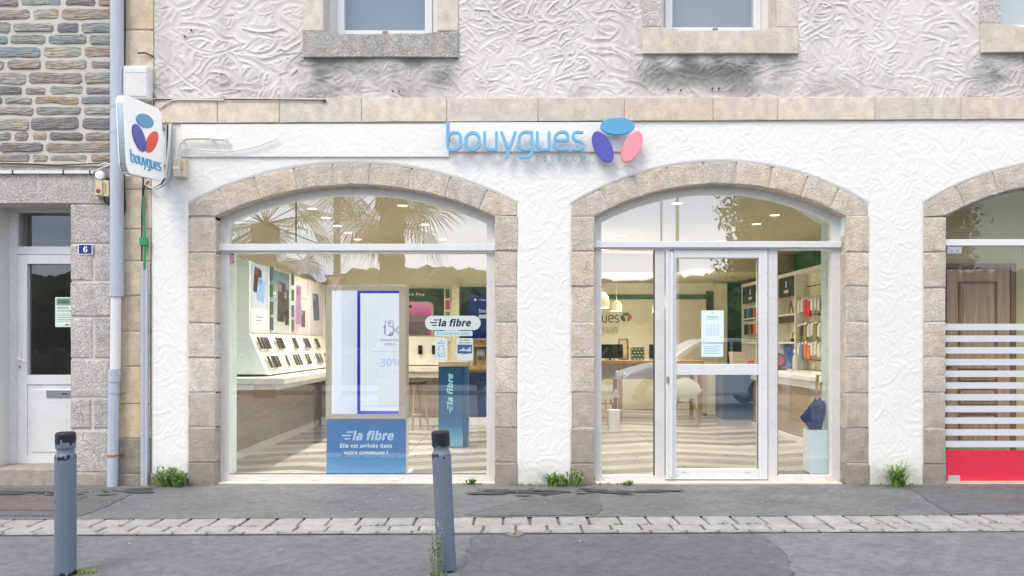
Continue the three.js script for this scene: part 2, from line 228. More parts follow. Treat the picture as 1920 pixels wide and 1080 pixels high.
{
  const sl = 908 - 3.81 * 190, k = (v) => () => v, courseTop = (x) => Y(187 - 2.6 * (x - X(288)) / 8.5) + 0.002, courseBot = (x) => Y(232 - 6 * (x - X(640)) / 6.6);
  const T = [];
  const up = (l, r, lo, hi = k(5.4)) => T.push(renderSheet(X(l), X(r), lo, hi, topH, topTint));
  up(291, winS[0][0], courseTop); up(winS[0][1], winS[1][0], courseTop); up(winS[1][1], winS[2][0], courseTop);
  winS.forEach(([l, r, b], i) => up(l, i === 2 ? 2120 : r, courseTop, k(Y(b) + 0.03)));
  part(shop, 'upper_render', mergeVerticesFree(T), renderMat);
  const B = [], lowr = (l, r, lo, hi = courseBot) => B.push(renderSheet(X(l), X(r), lo, hi, lowH, lowTint, 0.011));
  const [a0, a1, a2] = arches, ex = (a) => (x) => { const px = 961 + x * 190; return Y(a.ex(clamp(px, a.cx2 - a.he, a.cx2 + a.he))) + 0.003; };
  lowr(285, 355, k(0.06)); lowr(355, 969.5, ex(a0)); lowr(969.5, 1072, k(0.0)); lowr(1072, 1627, ex(a1)); lowr(1627, 1731, k(0.0)); lowr(1731, 2140, ex(a2));
  part(shop, 'lower_render', mergeVerticesFree(B), renderMat);
}
function mergeVerticesFree(list) { return mergeGeometries(list); }
const beige = [[0.64, 0.565, 0.49], [0.6, 0.535, 0.47], [0.66, 0.57, 0.48], [0.58, 0.535, 0.49], [0.66, 0.61, 0.56]].map((c) => granite(c, 0.022));
const course = [[0.58, 0.52, 0.455], [0.54, 0.49, 0.435], [0.57, 0.495, 0.415], [0.55, 0.51, 0.465], [0.6, 0.535, 0.46]].map((c) => granite(c, 0.004));
const greyG = [[0.56, 0.53, 0.525], [0.53, 0.505, 0.5], [0.6, 0.57, 0.56]].map((c) => granite(c, 0.03));
const dirtyG = [[0.3, 0.272, 0.246], [0.36, 0.325, 0.29], [0.46, 0.41, 0.365]].map((c) => granite(c, 0.014));
const jointMat = std([0.58, 0.555, 0.52], 0.95, { bumpMap: plasterBump, bumpScale: 0.004 });
const rs = rng(501), pick = (l) => l[Math.floor(rs() * l.length)];
// string course
{
  const c = new THREE.Group(); c.name = 'string_course'; shop.add(c);
  const js = [287, 411, 527, 680, 838, 1009, 1170, 1335, 1456, 1637, 1798, 1960, 2120], ty = (p) => 187 - 2.6 * (p - 288) / 1600, by = (p) => 232 - 6 * (p - 640) / 1260;
  for (let i = 0; i + 1 < js.length; i++) part(c, 'stone', stone(ccw([[X(js[i] + 0.6), Y(by(js[i]) - 0.5)], [X(js[i + 1] - 0.6), Y(by(js[i + 1]) - 0.5)], [X(js[i + 1] - 0.6), Y(ty(js[i + 1]))], [X(js[i] + 0.6), Y(ty(js[i]))]]), -0.03, 0.045 + 0.004 * rs(), rs, { bevel: 0.006, jit: 0.003, bulge: 0.002 }), i === 7 ? course[2] : pick(course));
  part(c, 'mortar', box(X(288), X(2119), Y(226) + 0.01, Y(186), -0.03, 0.034), jointMat);
}
// arches: voussoirs and jamb stones
arches.forEach((a, n) => {
  const g = new THREE.Group(); g.name = 'stone_arch'; shop.add(g);
  const L = a.cx2 - a.he, Rr = a.cx2 + a.he, il = a.cx - a.hi, ir = a.cx + a.hi, cyi = a.ti + a.Ri;
  const toIn = (px) => { const py = a.ex(px), ang = Math.atan2(px - a.cx, cyi - py); let q = a.cx + a.Ri * Math.sin(ang); q = clamp(q, il + 8, ir - 8); return [q, a.in(q)]; };
  const ex = (px) => [px, a.ex(px)], gap = 1.1;
  const seg = (p0, p1, f, m = 4) => Array.from({ length: m + 1 }, (_, k) => f(lerp(p0, p1, k / m)));
  const inArc = (p0, p1, m = 4) => seg(p0, p1, (p) => [p, a.in(p)], m);
  const put = (pts) => part(g, 'voussoir', stone(ccw(pts.map(([x, y]) => [X(x), Y(y)])), -0.17, 0.012 + 0.008 * rs(), rs, { bevel: 0.0075, jit: 0.005, bulge: 0.006, step: 0.14 }), pick(beige));
  const J = a.joints, q = J.map(toIn);
  put([...seg(L, J[0] - gap, ex), [q[0][0] - gap, q[0][1]], ...inArc(q[0][0] - 4, il, 2), [L, a.spring - 1]]);
  for (let i = 0; i + 1 < J.length; i++) put([...seg(J[i] + gap, J[i + 1] - gap, ex), ...inArc(q[i + 1][0] - gap, q[i][0] + gap)]);
  const l = J.length - 1; put([...seg(J[l] + gap, Rr, ex), [Rr, a.spring - 1], ...inArc(ir, q[l][0] + gap, 3)]);
  for (const [j, x0, x1] of [[a.jl, L, il], [a.jr, ir, Rr]]) {
    const s = [[x0 - (x0 < a.cx ? 0 : 0), x1]];
    for (let i = 0; i + 1 < j.length; i++) { const low = i === j.length - 2; part(g, 'jamb_stone', stone(rectPx(x0 + (x0 < a.cx ? -rs() * 2 : 0), x1 + (x0 > a.cx ? rs() * 2 : 0), j[i] + 0.9, j[i + 1] - 0.9), -0.17, 0.01 + 0.014 * rs() + (low ? 0.008 : 0), rs, { bevel: 0.008, jit: 0.006, bulge: 0.007, step: 0.1 }), low ? dirtyG[0] : i === j.length - 3 ? dirtyG[1] : i === j.length - 4 ? dirtyG[2] : pick(beige)); }
    part(g, 'mortar', box(X(x0 + 2), X(x1 - 2), 0, Y(a.spring), -0.16, 0.005), jointMat);
  }
  const m = new THREE.Shape(); const e2 = seg(L + 3, Rr - 3, (p) => [p, a.ex(p) + 2], 24); e2.forEach(([x, y], i) => (i ? m.lineTo(X(x), Y(y)) : m.moveTo(X(x), Y(y)))); inArc(ir - 1, il + 1, 24).forEach(([x, y]) => m.lineTo(X(x), Y(y - 1.5)));
  part(g, 'mortar', extrude(m, 0.165).translate(0, 0, -0.16), jointMat);
});
// plinth bits, fascia boards of the sign
part(shop, 'plinth_stone', stone(rectPx(283, 352, 886, 913), -0.05, 0.03, rs, { bevel: 0.014, jit: 0.01 }), dirtyG[0]);
for (const [x0, x1, y0, y1, z] of [[339, 842, 233, 294.5, 0.038], [843, 1168, 229, 285, 0.036]]) {
  part(shop, 'fascia_board', pbox(x0, x1, y0, y1, z, 0.03, 0.003), std([0.83, 0.81, 0.775], 0.9, { bumpMap: plasterBump, bumpScale: 0.006 }));
  part(shop, 'fascia_render', renderSheet(X(x0, z) + 0.004, X(x1, z) - 0.004, () => Y(y1, z) + 0.004, () => Y(y0, z) - 0.002, (x, y) => z + 0.0015 + 0.0055 * (0.75 * hm(x * 0.85 + 1.7, y * 0.72 + 0.4) + 0.4 * hm(x * 0.4, y * 0.36)), lowTint, 0.011), renderMat);
}

// upper windows
winX.forEach(([l, r, b], i) => {
  const [sl, sr, sb] = winS[i], g = new THREE.Group(); g.name = 'stone_surround'; shop.add(g);
  const jy = b - 5 - i * 2, mat = () => pick([greyG[2], course[3], course[1]]);
  for (const [x0, x1] of [[sl, l], [r, sr]]) { part(g, 'stone', stone(rectPx(x0, x1, -110, jy - 0.8), -0.3, 0.036, rs, { bevel: 0.008, bulge: 0.002 }), mat()); part(g, 'stone', stone(rectPx(x0, x1, -240, -111.5), -0.3, 0.036, rs, { bevel: 0.008, bulge: 0.002 }), mat()); }
  part(g, 'sill_stone', stone(ccw([[sl, sb], [sr, sb], [sr, jy + 1], [r + 1, jy + 1], [r, b], [l, b], [l - 1, jy + 1], [sl, jy + 1]].map(([x, y]) => [X(x), Y(y)])), -0.3, 0.055, rs, { bevel: 0.01, jit: 0.006, bulge: 0.002, step: 0.1 }), i === 0 ? granite([0.46, 0.445, 0.43], 0.03) : course[1]);
  const w = new THREE.Group(); w.name = 'window'; shop.add(w);
  const z = -0.22, x0 = X(l), x1 = X(r), y0 = Y(b), yy = 5.75, f = 0.075;
  part(w, 'frame', [box(x0, x0 + f, y0 + 0.06, yy, z - 0.08, z), box(x1 - f, x1, y0 + 0.06, yy, z - 0.08, z), box(x0, x1, y0, y0 + 0.06, z - 0.1, z + 0.015, 0.006)], M.pvc);
  const s = 0.075, a0 = x0 + f + 0.002, a1 = x1 - f - 0.002, c0 = y0 + 0.062;
  part(w, 'sash', [box(a0, a0 + s, c0, yy, z - 0.07, z + 0.018, 0.006), box(a1 - s, a1, c0, yy, z - 0.07, z + 0.018, 0.006), box(a0 + s, a1 - s, c0, c0 + s, z - 0.07, z + 0.016, 0.006)], M.pvc);
  part(w, 'pane', sheet(a0 + s, a1 - s, c0 + s, yy, z - 0.02), M.houseGlass);
  part(w, 'blind', box(a0 + s - 0.03, a1 - s + 0.03, c0 + 0.03, yy, z - 0.12, z - 0.11), std([[0.2, 0.27, 0.36], [0.28, 0.32, 0.35], [0.68, 0.69, 0.7]][i], 0.9));
  if (i < 2) { const cx = X(716 + i * 635), k = 0.026; const h = new THREE.Shape(); h.moveTo(cx - k, y0 + 0.005); h.lineTo(cx + k, y0 + 0.005); h.lineTo(cx + k, y0 + 0.125); h.lineTo(cx - k, y0 + 0.125); h.closePath(); const o = (x, y, a, c) => { const p = new THREE.Path(); p.absellipse(cx + x, y0 + y, a, c, 0, 6.283); h.holes.push(p); }; o(0, 0.07, 0.006, 0.026); o(-0.015, 0.1, 0.004, 0.004); o(0.015, 0.1, 0.004, 0.004); o(-0.015, 0.04, 0.004, 0.004); o(0.015, 0.04, 0.004, 0.004); o(0, 0.02, 0.005, 0.005); part(w, 'bracket', wuv(extrude(h, 0.004).translate(0, 0, z + 0.024)), std([0.24, 0.23, 0.225], 0.5)); }
});
// small leftovers in the render: drilled holes
{ const pts = []; for (const [x, y] of [[737, 173], [749, 173], [1334, 168], [1346, 168], [349, 71], [361, 59], [1252, 170], [1275, 171]]) pts.push(new THREE.CylinderGeometry(0.009, 0.009, 0.012, 8).rotateX(Math.PI / 2).translate(X(x), Y(y), 0.036)); part(shop, 'plug', pts, M.dark); }

// ---------------------------------------------------------------- the shop front in the left and middle arch
function frameArc(a, grow, thick, z0, z1, floorY) { // an arched head: ring between the intrados and a smaller arc
  const s = new THREE.Shape(), n = 40, ri = a.Ri + grow, cy = a.ti + a.Ri, o = [], q = [];
  const hw = a.hi + grow;
  for (let k = 0; k <= n; k++) { const px = a.cx - hw + 2 * hw * k / n; o.push([X(px), Y(cy - Math.sqrt(ri * ri - (px - a.cx) ** 2))]); }
  const r2 = ri - thick, h2 = hw - thick * 1.15; for (let k = n; k >= 0; k--) { const px = a.cx - h2 + 2 * h2 * k / n; q.push([X(px), Y(cy - Math.sqrt(r2 * r2 - (px - a.cx) ** 2))]); }
  s.moveTo(o[0][0], floorY); o.forEach((p) => s.lineTo(...p)); s.lineTo(o[n][0], floorY); s.lineTo(q[0][0], floorY); q.forEach((p) => s.lineTo(...p)); s.lineTo(q[n][0], floorY); s.closePath();
  return wuv(extrude(s, z1 - z0, 0.004, 4).translate(0, 0, z0));
}
function headPane(a, inset, py, z) { const s = new THREE.Shape(), r = a.Ri - inset, cy = a.ti + a.Ri, h = a.hi - inset; s.moveTo(X(a.cx - h), Y(py)); for (let k = 0; k <= 40; k++) { const px = a.cx - h + 2 * h * k / 40; s.lineTo(X(px), Y(cy - Math.sqrt(r * r - (px - a.cx) ** 2))); } s.lineTo(X(a.cx + h), Y(py)); s.closePath(); return new THREE.ShapeGeometry(s).toNonIndexed().translate(0, 0, z); }
const FZ = -0.12, GZ = -0.16;                               // face of the frames, plane of the panes
const yF = (py) => Y(py, FZ), xF = (px) => X(px, FZ);
const fbox = (x0, x1, y0, y1, zf = FZ, d = 0.08, r = 0.004) => box(xF(x0), xF(x1), yF(y1), yF(y0), zf - d, zf, r);
{
  const a = arches[0], w = new THREE.Group(); w.name = 'shop_window'; shop.add(w);
  part(w, 'frame', [frameArc(a, 2, 16, -0.2, FZ, yF(893)), fbox(412, 928, 890, 907)], M.pvcWorn);
  part(w, 'transom', [box(X(403, -0.07), X(928.5, -0.07), Y(470, -0.07), Y(457, -0.07), -0.2, -0.07, 0.006), box(X(414, -0.1), X(927, -0.1), Y(474, -0.1), Y(470, -0.1), -0.2, -0.1)], M.pvc);
  part(w, 'seal', [fbox(421, 423, 474, 891, FZ - 0.012, 0.03, 0), fbox(916, 918.5, 474, 891, FZ - 0.012, 0.03, 0), fbox(423, 916, 889, 890.5, FZ - 0.012, 0.03, 0)], M.dark);
  part(w, 'drain_cap', [495, 590, 740, 880].map((p) => fbox(p - 7, p + 7, 897, 900, FZ + 0.006, 0.01, 0.002)), M.white);
  part(w, 'pane', headPane(a, 6, 462, GZ), M.shopGlass);
  part(w, 'pane', sheet(xF(416), xF(924), yF(897), yF(466), GZ), M.shopGlass);
  part(w, 'glass_joint', box(X(555, GZ) - 0.004, X(555, GZ) + 0.004, Y(455, GZ), Y(a.in(555) + 5, GZ), GZ - 0.012, GZ + 0.006), M.dark);
  part(w, 'sill', [box(X(405), X(929), Y(914), Y(906), -0.2, -0.02, 0.006)], granite([0.6, 0.56, 0.5], 0.006));
}
{
  const a = arches[1], w = new THREE.Group(); w.name = 'shop_window'; shop.add(w);
  part(w, 'frame', [frameArc(a, 2, 16, -0.2, FZ, yF(893)), fbox(1115, 1248, 892, 906), fbox(1440, 1576, 892, 906), fbox(1228, 1246.5, 465, 893), fbox(1440.5, 1458, 465, 893)], M.pvcWorn);
  part(w, 'transom', [box(X(1112, -0.07), X(1578.5, -0.07), Y(464, -0.07), Y(452, -0.07), -0.2, -0.07, 0.006), box(X(1117, -0.1), X(1576, -0.1), Y(467.5, -0.1), Y(464, -0.1), -0.2, -0.1)], M.pvc);
  part(w, 'pane', headPane(a, 6, 458, GZ), M.shopGlass);
  part(w, 'pane', sheet(xF(1120), xF(1230), yF(896), yF(462), GZ), M.shopGlass);
  part(w, 'pane', sheet(xF(1456), xF(1568), yF(896), yF(462), GZ), M.shopGlass);
  part(w, 'seal', [fbox(1125, 1126.2, 468, 892, FZ - 0.012, 0.03, 0), fbox(1226.5, 1228, 468, 892, FZ - 0.012, 0.03, 0), fbox(1561, 1563, 468, 892, FZ - 0.012, 0.03, 0), fbox(1458, 1459.3, 468, 892, FZ - 0.012, 0.03, 0)], M.dark);
  part(w, 'drain_cap', [1142, 1206, 1478, 1541].map((p) => fbox(p - 7, p + 7, 898, 901, FZ + 0.006, 0.01, 0.002)), M.white);
  part(w, 'sill', [box(X(1115), X(1580), Y(913), Y(905), -0.2, -0.0, 0.006)], granite([0.62, 0.58, 0.53], 0.008));
  const d = new THREE.Group(); d.name = 'entrance_door'; shop.add(d);
  const dz = FZ + 0.008;
  part(d, 'leaf_frame', [fbox(1248, 1268, 469, 899, dz), fbox(1422, 1439, 469, 899, dz), fbox(1268, 1422, 469, 483.5, dz), fbox(1268, 1422, 683, 703, dz), fbox(1268, 1422, 880, 899, dz)], M.pvc);
  part(d, 'pane', sheet(xF(1264), xF(1426), yF(686), yF(480), GZ), M.shopGlass); part(d, 'pane', sheet(xF(1264), xF(1426), yF(884), yF(700), GZ), M.shopGlass);
  part(d, 'seal', [fbox(1266.6, 1268, 483.5, 683, FZ - 0.005, 0.03, 0), fbox(1422, 1423.5, 483.5, 683, FZ - 0.005, 0.03, 0), fbox(1266.6, 1268, 703, 880, FZ - 0.005, 0.03, 0), fbox(1422, 1423.5, 703, 880, FZ - 0.005, 0.03, 0)], M.dark);
  const hz = FZ + 0.06, hx = X(1260, hz);
  part(d, 'handle', [tube([[hx, Y(476, hz) - 0.02, dz], [hx, Y(476, hz), hz - 0.01], [hx, Y(480, hz), hz], [hx - 0.004, Y(680, hz), hz], [hx - 0.008, Y(884, hz), hz], [hx - 0.008, Y(890, hz), hz - 0.01], [hx - 0.008, Y(888, hz), dz]], 0.017, 60, 12)], M.pvc);
  part(d, 'lock', [extrude(roundRect(X(1252, dz) - 0.014, Y(719, dz), X(1252, dz) + 0.014, Y(705, dz), 0.013), 0.012, 0.003).translate(0, 0, dz), new THREE.CylinderGeometry(0.008, 0.008, 0.006, 12).rotateX(Math.PI / 2).translate(X(1252, dz), Y(710, dz), dz + 0.013).toNonIndexed()], M.steel);
  part(d, 'drain_cap', [1283, 1401].map((p) => fbox(p - 4, p + 4, 885, 886.5, dz + 0.003, 0.01, 0.001)), M.grey);
  part(d, 'threshold', fbox(1247, 1440, 900, 905, FZ + 0.01, 0.12), M.steel);
}
// glazed porch in the right arch
const porch = (() => {
  const a = arches[2], w = new THREE.Group(); w.name = 'glass_porch'; shop.add(w); const z = -0.1, pz = z - 0.004;
  const s = (y0, y1, zz, d = 0.002) => box(X(1766, z), X(2244, z), Y(y1, z), Y(y0, z), zz - d, zz);
  part(w, 'rail', box(X(1764, z), X(2250, z), Y(461, z), Y(449, z), z - 0.03, z + 0.02, 0.004), M.white);
  part(w, 'pane', headPane(a, -1.5, 456, z), M.porchGlass); part(w, 'pane', sheet(X(1766, z), X(2244, z), Y(906, z), Y(462.5, z), z), M.porchGlass);
  const film = std([0.68, 0.69, 0.73], 0.75), red = std([0.78, 0.03, 0.075], 0.4, { map: dustMap });
  for (let k = 0; k < 11; k++) part(w, 'frosted_strip', s(607 + 21.95 * k, 619 + 21.95 * k, z + 0.004), film);
  part(w, 'red_band', s(844, 906, z + 0.004), red);
  for (const [x0, x1, y0, y1] of [[1775, 1802, 463, 476], [1776, 1799, 891, 905], [1918, 1942, 463, 476]]) part(w, 'clamp', box(X(x0, z), X(x1, z), Y(y1, z), Y(y0, z), z - 0.02, z + 0.014, 0.003), M.grey);
  part(w, 'screw', [1784, 1794].map((p) => new THREE.CylinderGeometry(0.008, 0.008, 0.006, 10).rotateX(Math.PI / 2).translate(X(p, z), Y(469.5, z), z + 0.016)), M.steel);
  part(w, 'head_trim', (() => { const t = new THREE.Shape(), cy = a.ti + a.Ri, R = a.Ri + 1; for (let k = 0; k <= 30; k++) { const px = a.cx - a.hi + 2 * a.hi * k / 30; const p = [X(px), Y(cy - Math.sqrt(R * R - (px - a.cx) ** 2))]; k ? t.lineTo(...p) : t.moveTo(...p); } for (let k = 30; k >= 0; k--) { const px = a.cx - a.hi + 2 * a.hi * k / 30; t.lineTo(X(px), Y(cy - Math.sqrt((R - 5) ** 2 - (px - a.cx) ** 2))); } return wuv(extrude(t, 0.04).translate(0, 0, z - 0.02)); })(), M.grey);
  part(w, 'threshold', box(X(1772), X(2244), -0.02, Y(905), -0.6, -0.02), granite([0.6, 0.5, 0.42], 0.006));
  return w;
})();
// ---------------------------------------------------------------- the stone house on the left
const house = thing('stone_house', 'rubble stone house with granite doorway and white door at left edge', 'house');
{
  const r = rng(611), xl = X(-420), xr = X(221);
  const oL = -4.347 - 0.82, oR = X(135);                     // door opening
  const s = new THREE.Shape(); s.moveTo(xl, -0.3); s.lineTo(xr, -0.3); s.lineTo(xr, WALL_TOP); s.lineTo(xl, WALL_TOP); s.closePath();
  const h = new THREE.Path(); h.moveTo(oL, -0.02); h.lineTo(oL, Y(384)); h.lineTo(oR + 0.006, Y(384)); h.lineTo(oR + 0.006, -0.02); h.closePath(); s.holes.push(h);
  part(house, 'wall_core', wuv(new THREE.ExtrudeGeometry(s, { depth: 0.6, bevelEnabled: false }).translate(0, 0, BACK + 0.003)), std([0.58, 0.54, 0.49], 0.95, { bumpMap: plasterBump, bumpScale: 0.008 }));
  const pal = [[0.468, 0.481, 0.403], [0.403, 0.442, 0.403], [0.520, 0.429, 0.351], [0.585, 0.403, 0.273], [0.325, 0.293, 0.305], [0.585, 0.533, 0.416], [0.442, 0.390, 0.364], [0.364, 0.416, 0.429], [0.520, 0.494, 0.416], [0.481, 0.403, 0.338]].map((c) => { const m = (c[0] + c[1] + c[2]) / 3; return std([lerp(c[0], m * 1.05, 0.36), lerp(c[1], m, 0.36), lerp(c[2], m * 0.92, 0.36)], 0.85, { map: slateMap, bumpMap: slateBump, bumpScale: 0.022 }); });
  const g = new THREE.Group(); g.name = 'rubble_wall'; house.add(g);
  let y = 304, row = 0;
  while (y > -75) {
    const hgt = 11.5 + r() * 11; let x = -62 - r() * 50;
    while (x < 216) {
      let L = 26 + r() * 62 + (r() < 0.25 ? 30 : 0); if (x + L > 190) L = 222 - x; const e = () => (r() - 0.5) * 3.4, hh = hgt * (0.82 + 0.25 * r()), y1 = y - (hgt - hh) * r(), y0 = y1 - hh, x1 = x + L, c = hh * 0.19, tl = (r() - 0.5) * 2.6;
      const pts = [[x + e() * .6, y1 - c], [x + c * (0.8 + r()), y1 + e() * .5], [x + L * .35, y1 + e() * .55 + tl * .3], [x + L * .68, y1 + e() * .55 - tl * .3], [x1 - c * (0.8 + r()), y1 + e() * .5 - tl], [x1 + e() * .6, y1 - c - tl], [x1 + e() * .5, y0 + c - tl], [x1 - c * (.8 + r()), y0 + e() * .4 - tl], [x + L * .62, y0 + e() * .55], [x + L * .3, y0 + e() * .55], [x + c * (.8 + r()), y0 + e() * .4], [x + e() * .5, y0 + c]];
      part(g, 'stone', stone(ccw(pts.map(([a, b]) => [X(a), Y(b)])), -0.03, 0.007 + 0.012 * r(), r, { bevel: 0.006 + 0.003 * r(), jit: 0.006, bulge: 0.007, step: 0.09 }), pal[Math.floor(r() * pal.length)]);
      x += L + 4.5 + r() * 4;
    }
    y -= hgt + 3.4 + r() * 2.6; row++;
  }
  // granite lintel, door jambs, plinth
  const q = new THREE.Group(); q.name = 'granite_doorway'; house.add(q);
  part(q, 'lintel', stone(rectPx(-60, 212, 313, 383), -0.3, 0.03, r, { bevel: 0.01, bulge: 0.004 }), greyG[0]);
  const J = [[135, 211, 384, 457], [135, 176, 459, 526], [180, 211, 459, 526], [135, 211, 529, 593], [135, 176, 596, 671], [180, 210, 596, 671], [135, 208, 674, 745], [135, 173, 748, 803], [178, 208, 748, 803], [135, 208, 806, 884]];
  for (const [a, b, c, d] of J) part(q, 'jamb_stone', stone(rectPx(a, b, c, d), -0.3, 0.026 + 0.008 * r(), r, { bevel: 0.01, jit: 0.005, bulge: 0.006 }), greyG[Math.floor(r() * 3)]);
  part(q, 'plinth_stone', stone(rectPx(135, 208, 886, 914), -0.1, 0.05, r, { bevel: 0.014, jit: 0.008 }), dirtyG[1]);
  part(q, 'mortar', box(X(137), X(210), 0, Y(384), -0.2, 0.018), jointMat);
  part(q, 'doorstep', stone(rectPx(-40, 136, 878, 914), -0.4, 0.06, r, { bevel: 0.012, jit: 0.006 }), dirtyG[1]);
  part(q, 'reveal', box(oL - 0.02, oL + 0.006, 0, Y(384), -0.5, 0.01), std([0.7, 0.69, 0.66], 0.9, { bumpMap: plasterBump, bumpScale: 0.01 }));
  part(q, 'ledge', box(X(-60), X(213), Y(314), Y(306), -0.02, 0.045, 0.008), granite([0.5, 0.47, 0.44], 0.006));
  // white house door, set back
  const d = new THREE.Group(); d.name = 'house_door'; house.add(d); const z = -0.3, xx = (p) => X(p, z), yy = (p) => Y(p, z), bb = (a, b, c, e, f = z, k = 0.06, rr = 0.004) => box(xx(a), xx(b), yy(e), yy(c), f - k, f, rr);
  part(d, 'frame', [bb(17, 33, 386, 876, z, 0.09), bb(33, 190, 384, 398), bb(33, 190, 462, 477), bb(33, 190, 870, 876)], M.pvc);
  part(d, 'leaf', [bb(34, 52, 478, 869, z + 0.012), bb(52, 190, 478, 495, z + 0.012), bb(52, 190, 703, 721, z + 0.012), bb(52, 190, 856, 869, z + 0.012), bb(52, 190, 721, 856, z, 0.03)], M.pvc);
  part(d, 'lower_panel', bb(60, 190, 730, 848, z + 0.01, 0.02, 0.008), M.pvc);
  part(d, 'pane', sheet(xx(30), xx(190), yy(465), yy(395), z - 0.03), M.houseGlass); part(d, 'pane', sheet(xx(50), xx(190), yy(706), yy(493), z - 0.03), M.houseGlass);
  part(d, 'handle', [bb(36.5, 42, 650, 692, z + 0.02, 0.012, 0.004), tube([[xx(39), yy(672), z + 0.02], [xx(39), yy(672), z + 0.055], [xx(42), yy(673), z + 0.06], [xx(55), yy(677), z + 0.06]], 0.008, 20), ], M.pvc);
  part(d, 'keyhole', bb(38.3, 40.2, 685, 690, z + 0.0225, 0.004, 0), M.dark);
  part(d, 'letter_plate', [bb(89, 190, 731, 745, z + 0.022, 0.02, 0.003)], M.steel); part(d, 'letter_slot', bb(119, 129, 737, 739.5, z + 0.0235, 0.003, 0), M.black);
  const hm_ = std([0.62, 0.6, 0.57], 0.9); part(d, 'hall', [box(-5.7, -3.9, -0.1, 2.95, -2.25, -2.2), box(-5.75, -5.7, -0.1, 2.95, -2.2, -0.59), box(-3.9, -3.85, -0.1, 2.95, -2.2, -0.59), box(-5.7, -3.9, 2.9, 2.95, -2.2, -0.59), box(-5.7, -3.9, -0.1, -0.05, -2.2, -0.59)], hm_);
  const notice = print(128, 220, (c, w, h) => { c.fillStyle = '#e4efe6'; c.fillRect(0, 0, w, h); c.fillStyle = '#8aa39a'; c.fillRect(6, 8, 116, 52); c.fillStyle = '#57786a'; c.fillRect(14, 18, 60, 30); c.fillStyle = '#3f7a4d'; c.font = 'bold 19px sans-serif'; c.fillText('MERCI', 10, 86); c.font = 'bold 14px sans-serif'; c.fillText('DE REFERMER', 10, 106); c.fillStyle = '#8fb49a'; for (let i = 0; i < 5; i++) c.fillRect(10, 122 + i * 13, 100 - (i % 2) * 22, 5); c.fillStyle = '#536'; c.fillRect(52, 200, 24, 8); });
  part(d, 'notice', fitUV(sheet(xx(101), xx(146), yy(613), yy(557), z - 0.024), xx(101), yy(613), xx(146), yy(557)), std(0xffffff, 0.6, { map: notice }));
}
// the sandy granite pier between the two houses
{
  const p = thing('granite_pier', 'narrow sandy granite corner pier between downpipe and white render', 'pier', [X(256), 0, 0]); const r = rng(31), off = X(256);
  const mats = [[0.58, 0.5, 0.4], [0.54, 0.45, 0.33], [0.5, 0.43, 0.34]].map((c) => granite(c, 0.008));
  const ys = [-260, -120, 58, 184, 262, 356, 430, 490, 555, 622, 687, 757, 822, 888, 915];
  for (let i = 0; i + 1 < ys.length; i++) part(p, 'stone', stone(rectPx(222, i < 4 ? 290 : i < 6 ? 285 : 283, ys[i] + 0.7, ys[i + 1] - 0.7), -0.1, 0.022 + 0.006 * r(), r, { bevel: 0.007, jit: 0.005, bulge: 0.003 }).translate(-off, 0, 0), i > 11 ? dirtyG[0] : i > 9 ? mats[1] : mats[Math.floor(r() * 3)]);
  part(p, 'mortar', box(X(224), X(282), 0, WALL_TOP, -0.08, 0.012).translate(-off, 0, 0), jointMat);
}
// ---------------------------------------------------------------- street
const asphalt = (c, bump = 0.008) => std(c, 0.92, { map: asphaltMap, bumpMap: asphaltBump, bumpScale: bump });
const A1 = asphalt([0.32, 0.323, 0.335]), A2 = asphalt([0.262, 0.259, 0.27]), A3 = asphalt([0.345, 0.36, 0.38]), A4 = asphalt([0.135, 0.13, 0.13], 0.006);
const stripZ = (x, t) => lerp(1.434 - 0.0206 * x, 1.893 - 0.0154 * x, t);     // the sett strip runs a little askew
function flat(pts, y, sub = 0) { const s = new THREE.Shape(); pts.forEach(([x, z], i) => (i ? s.lineTo(x, -z) : s.moveTo(x, -z))); return wuv(new THREE.ShapeGeometry(s).rotateX(-Math.PI / 2).translate(0, y, 0)); }
const ragged = (pts, amp, seed, n = 14, sm = 0.6) => { const r = rng(seed), o = []; pts.forEach((p, i) => { const q = pts[(i + 1) % pts.length]; for (let k = 0; k < n; k++) { const t = k / n; o.push([lerp(p[0], q[0], t) + (k ? (r() - 0.5) * amp : 0), lerp(p[1], q[1], t) + (k ? (r() - 0.5) * amp * sm : 0)]); } }); return o; };
structure('ground', new THREE.PlaneGeometry(1600, 1600).rotateX(-Math.PI / 2).translate(0, -0.12, 300), std([0.09, 0.11, 0.05], 0.95));
structure('pavement', flat([[-30, -0.7], [30, -0.7], [30, stripZ(30, 0)], [-30, stripZ(-30, 0)]], 0), A1);
structure('road', flat([[-60, stripZ(-60, 1)], [60, stripZ(60, 1)], [60, 13], [-60, 13]], -0.022), A1);
structure('strip_bed', flat([[-30, stripZ(-30, -0.02)], [30, stripZ(30, -0.02)], [30, stripZ(30, 1.02)], [-30, stripZ(-30, 1.02)]], -0.014), std([0.13, 0.125, 0.11], 0.95, { bumpMap: plasterBump, bumpScale: 0.02 }));
const gx = (px, py, y = 0) => { const z = Zfloor(py, y); return [X(px, z), z]; };
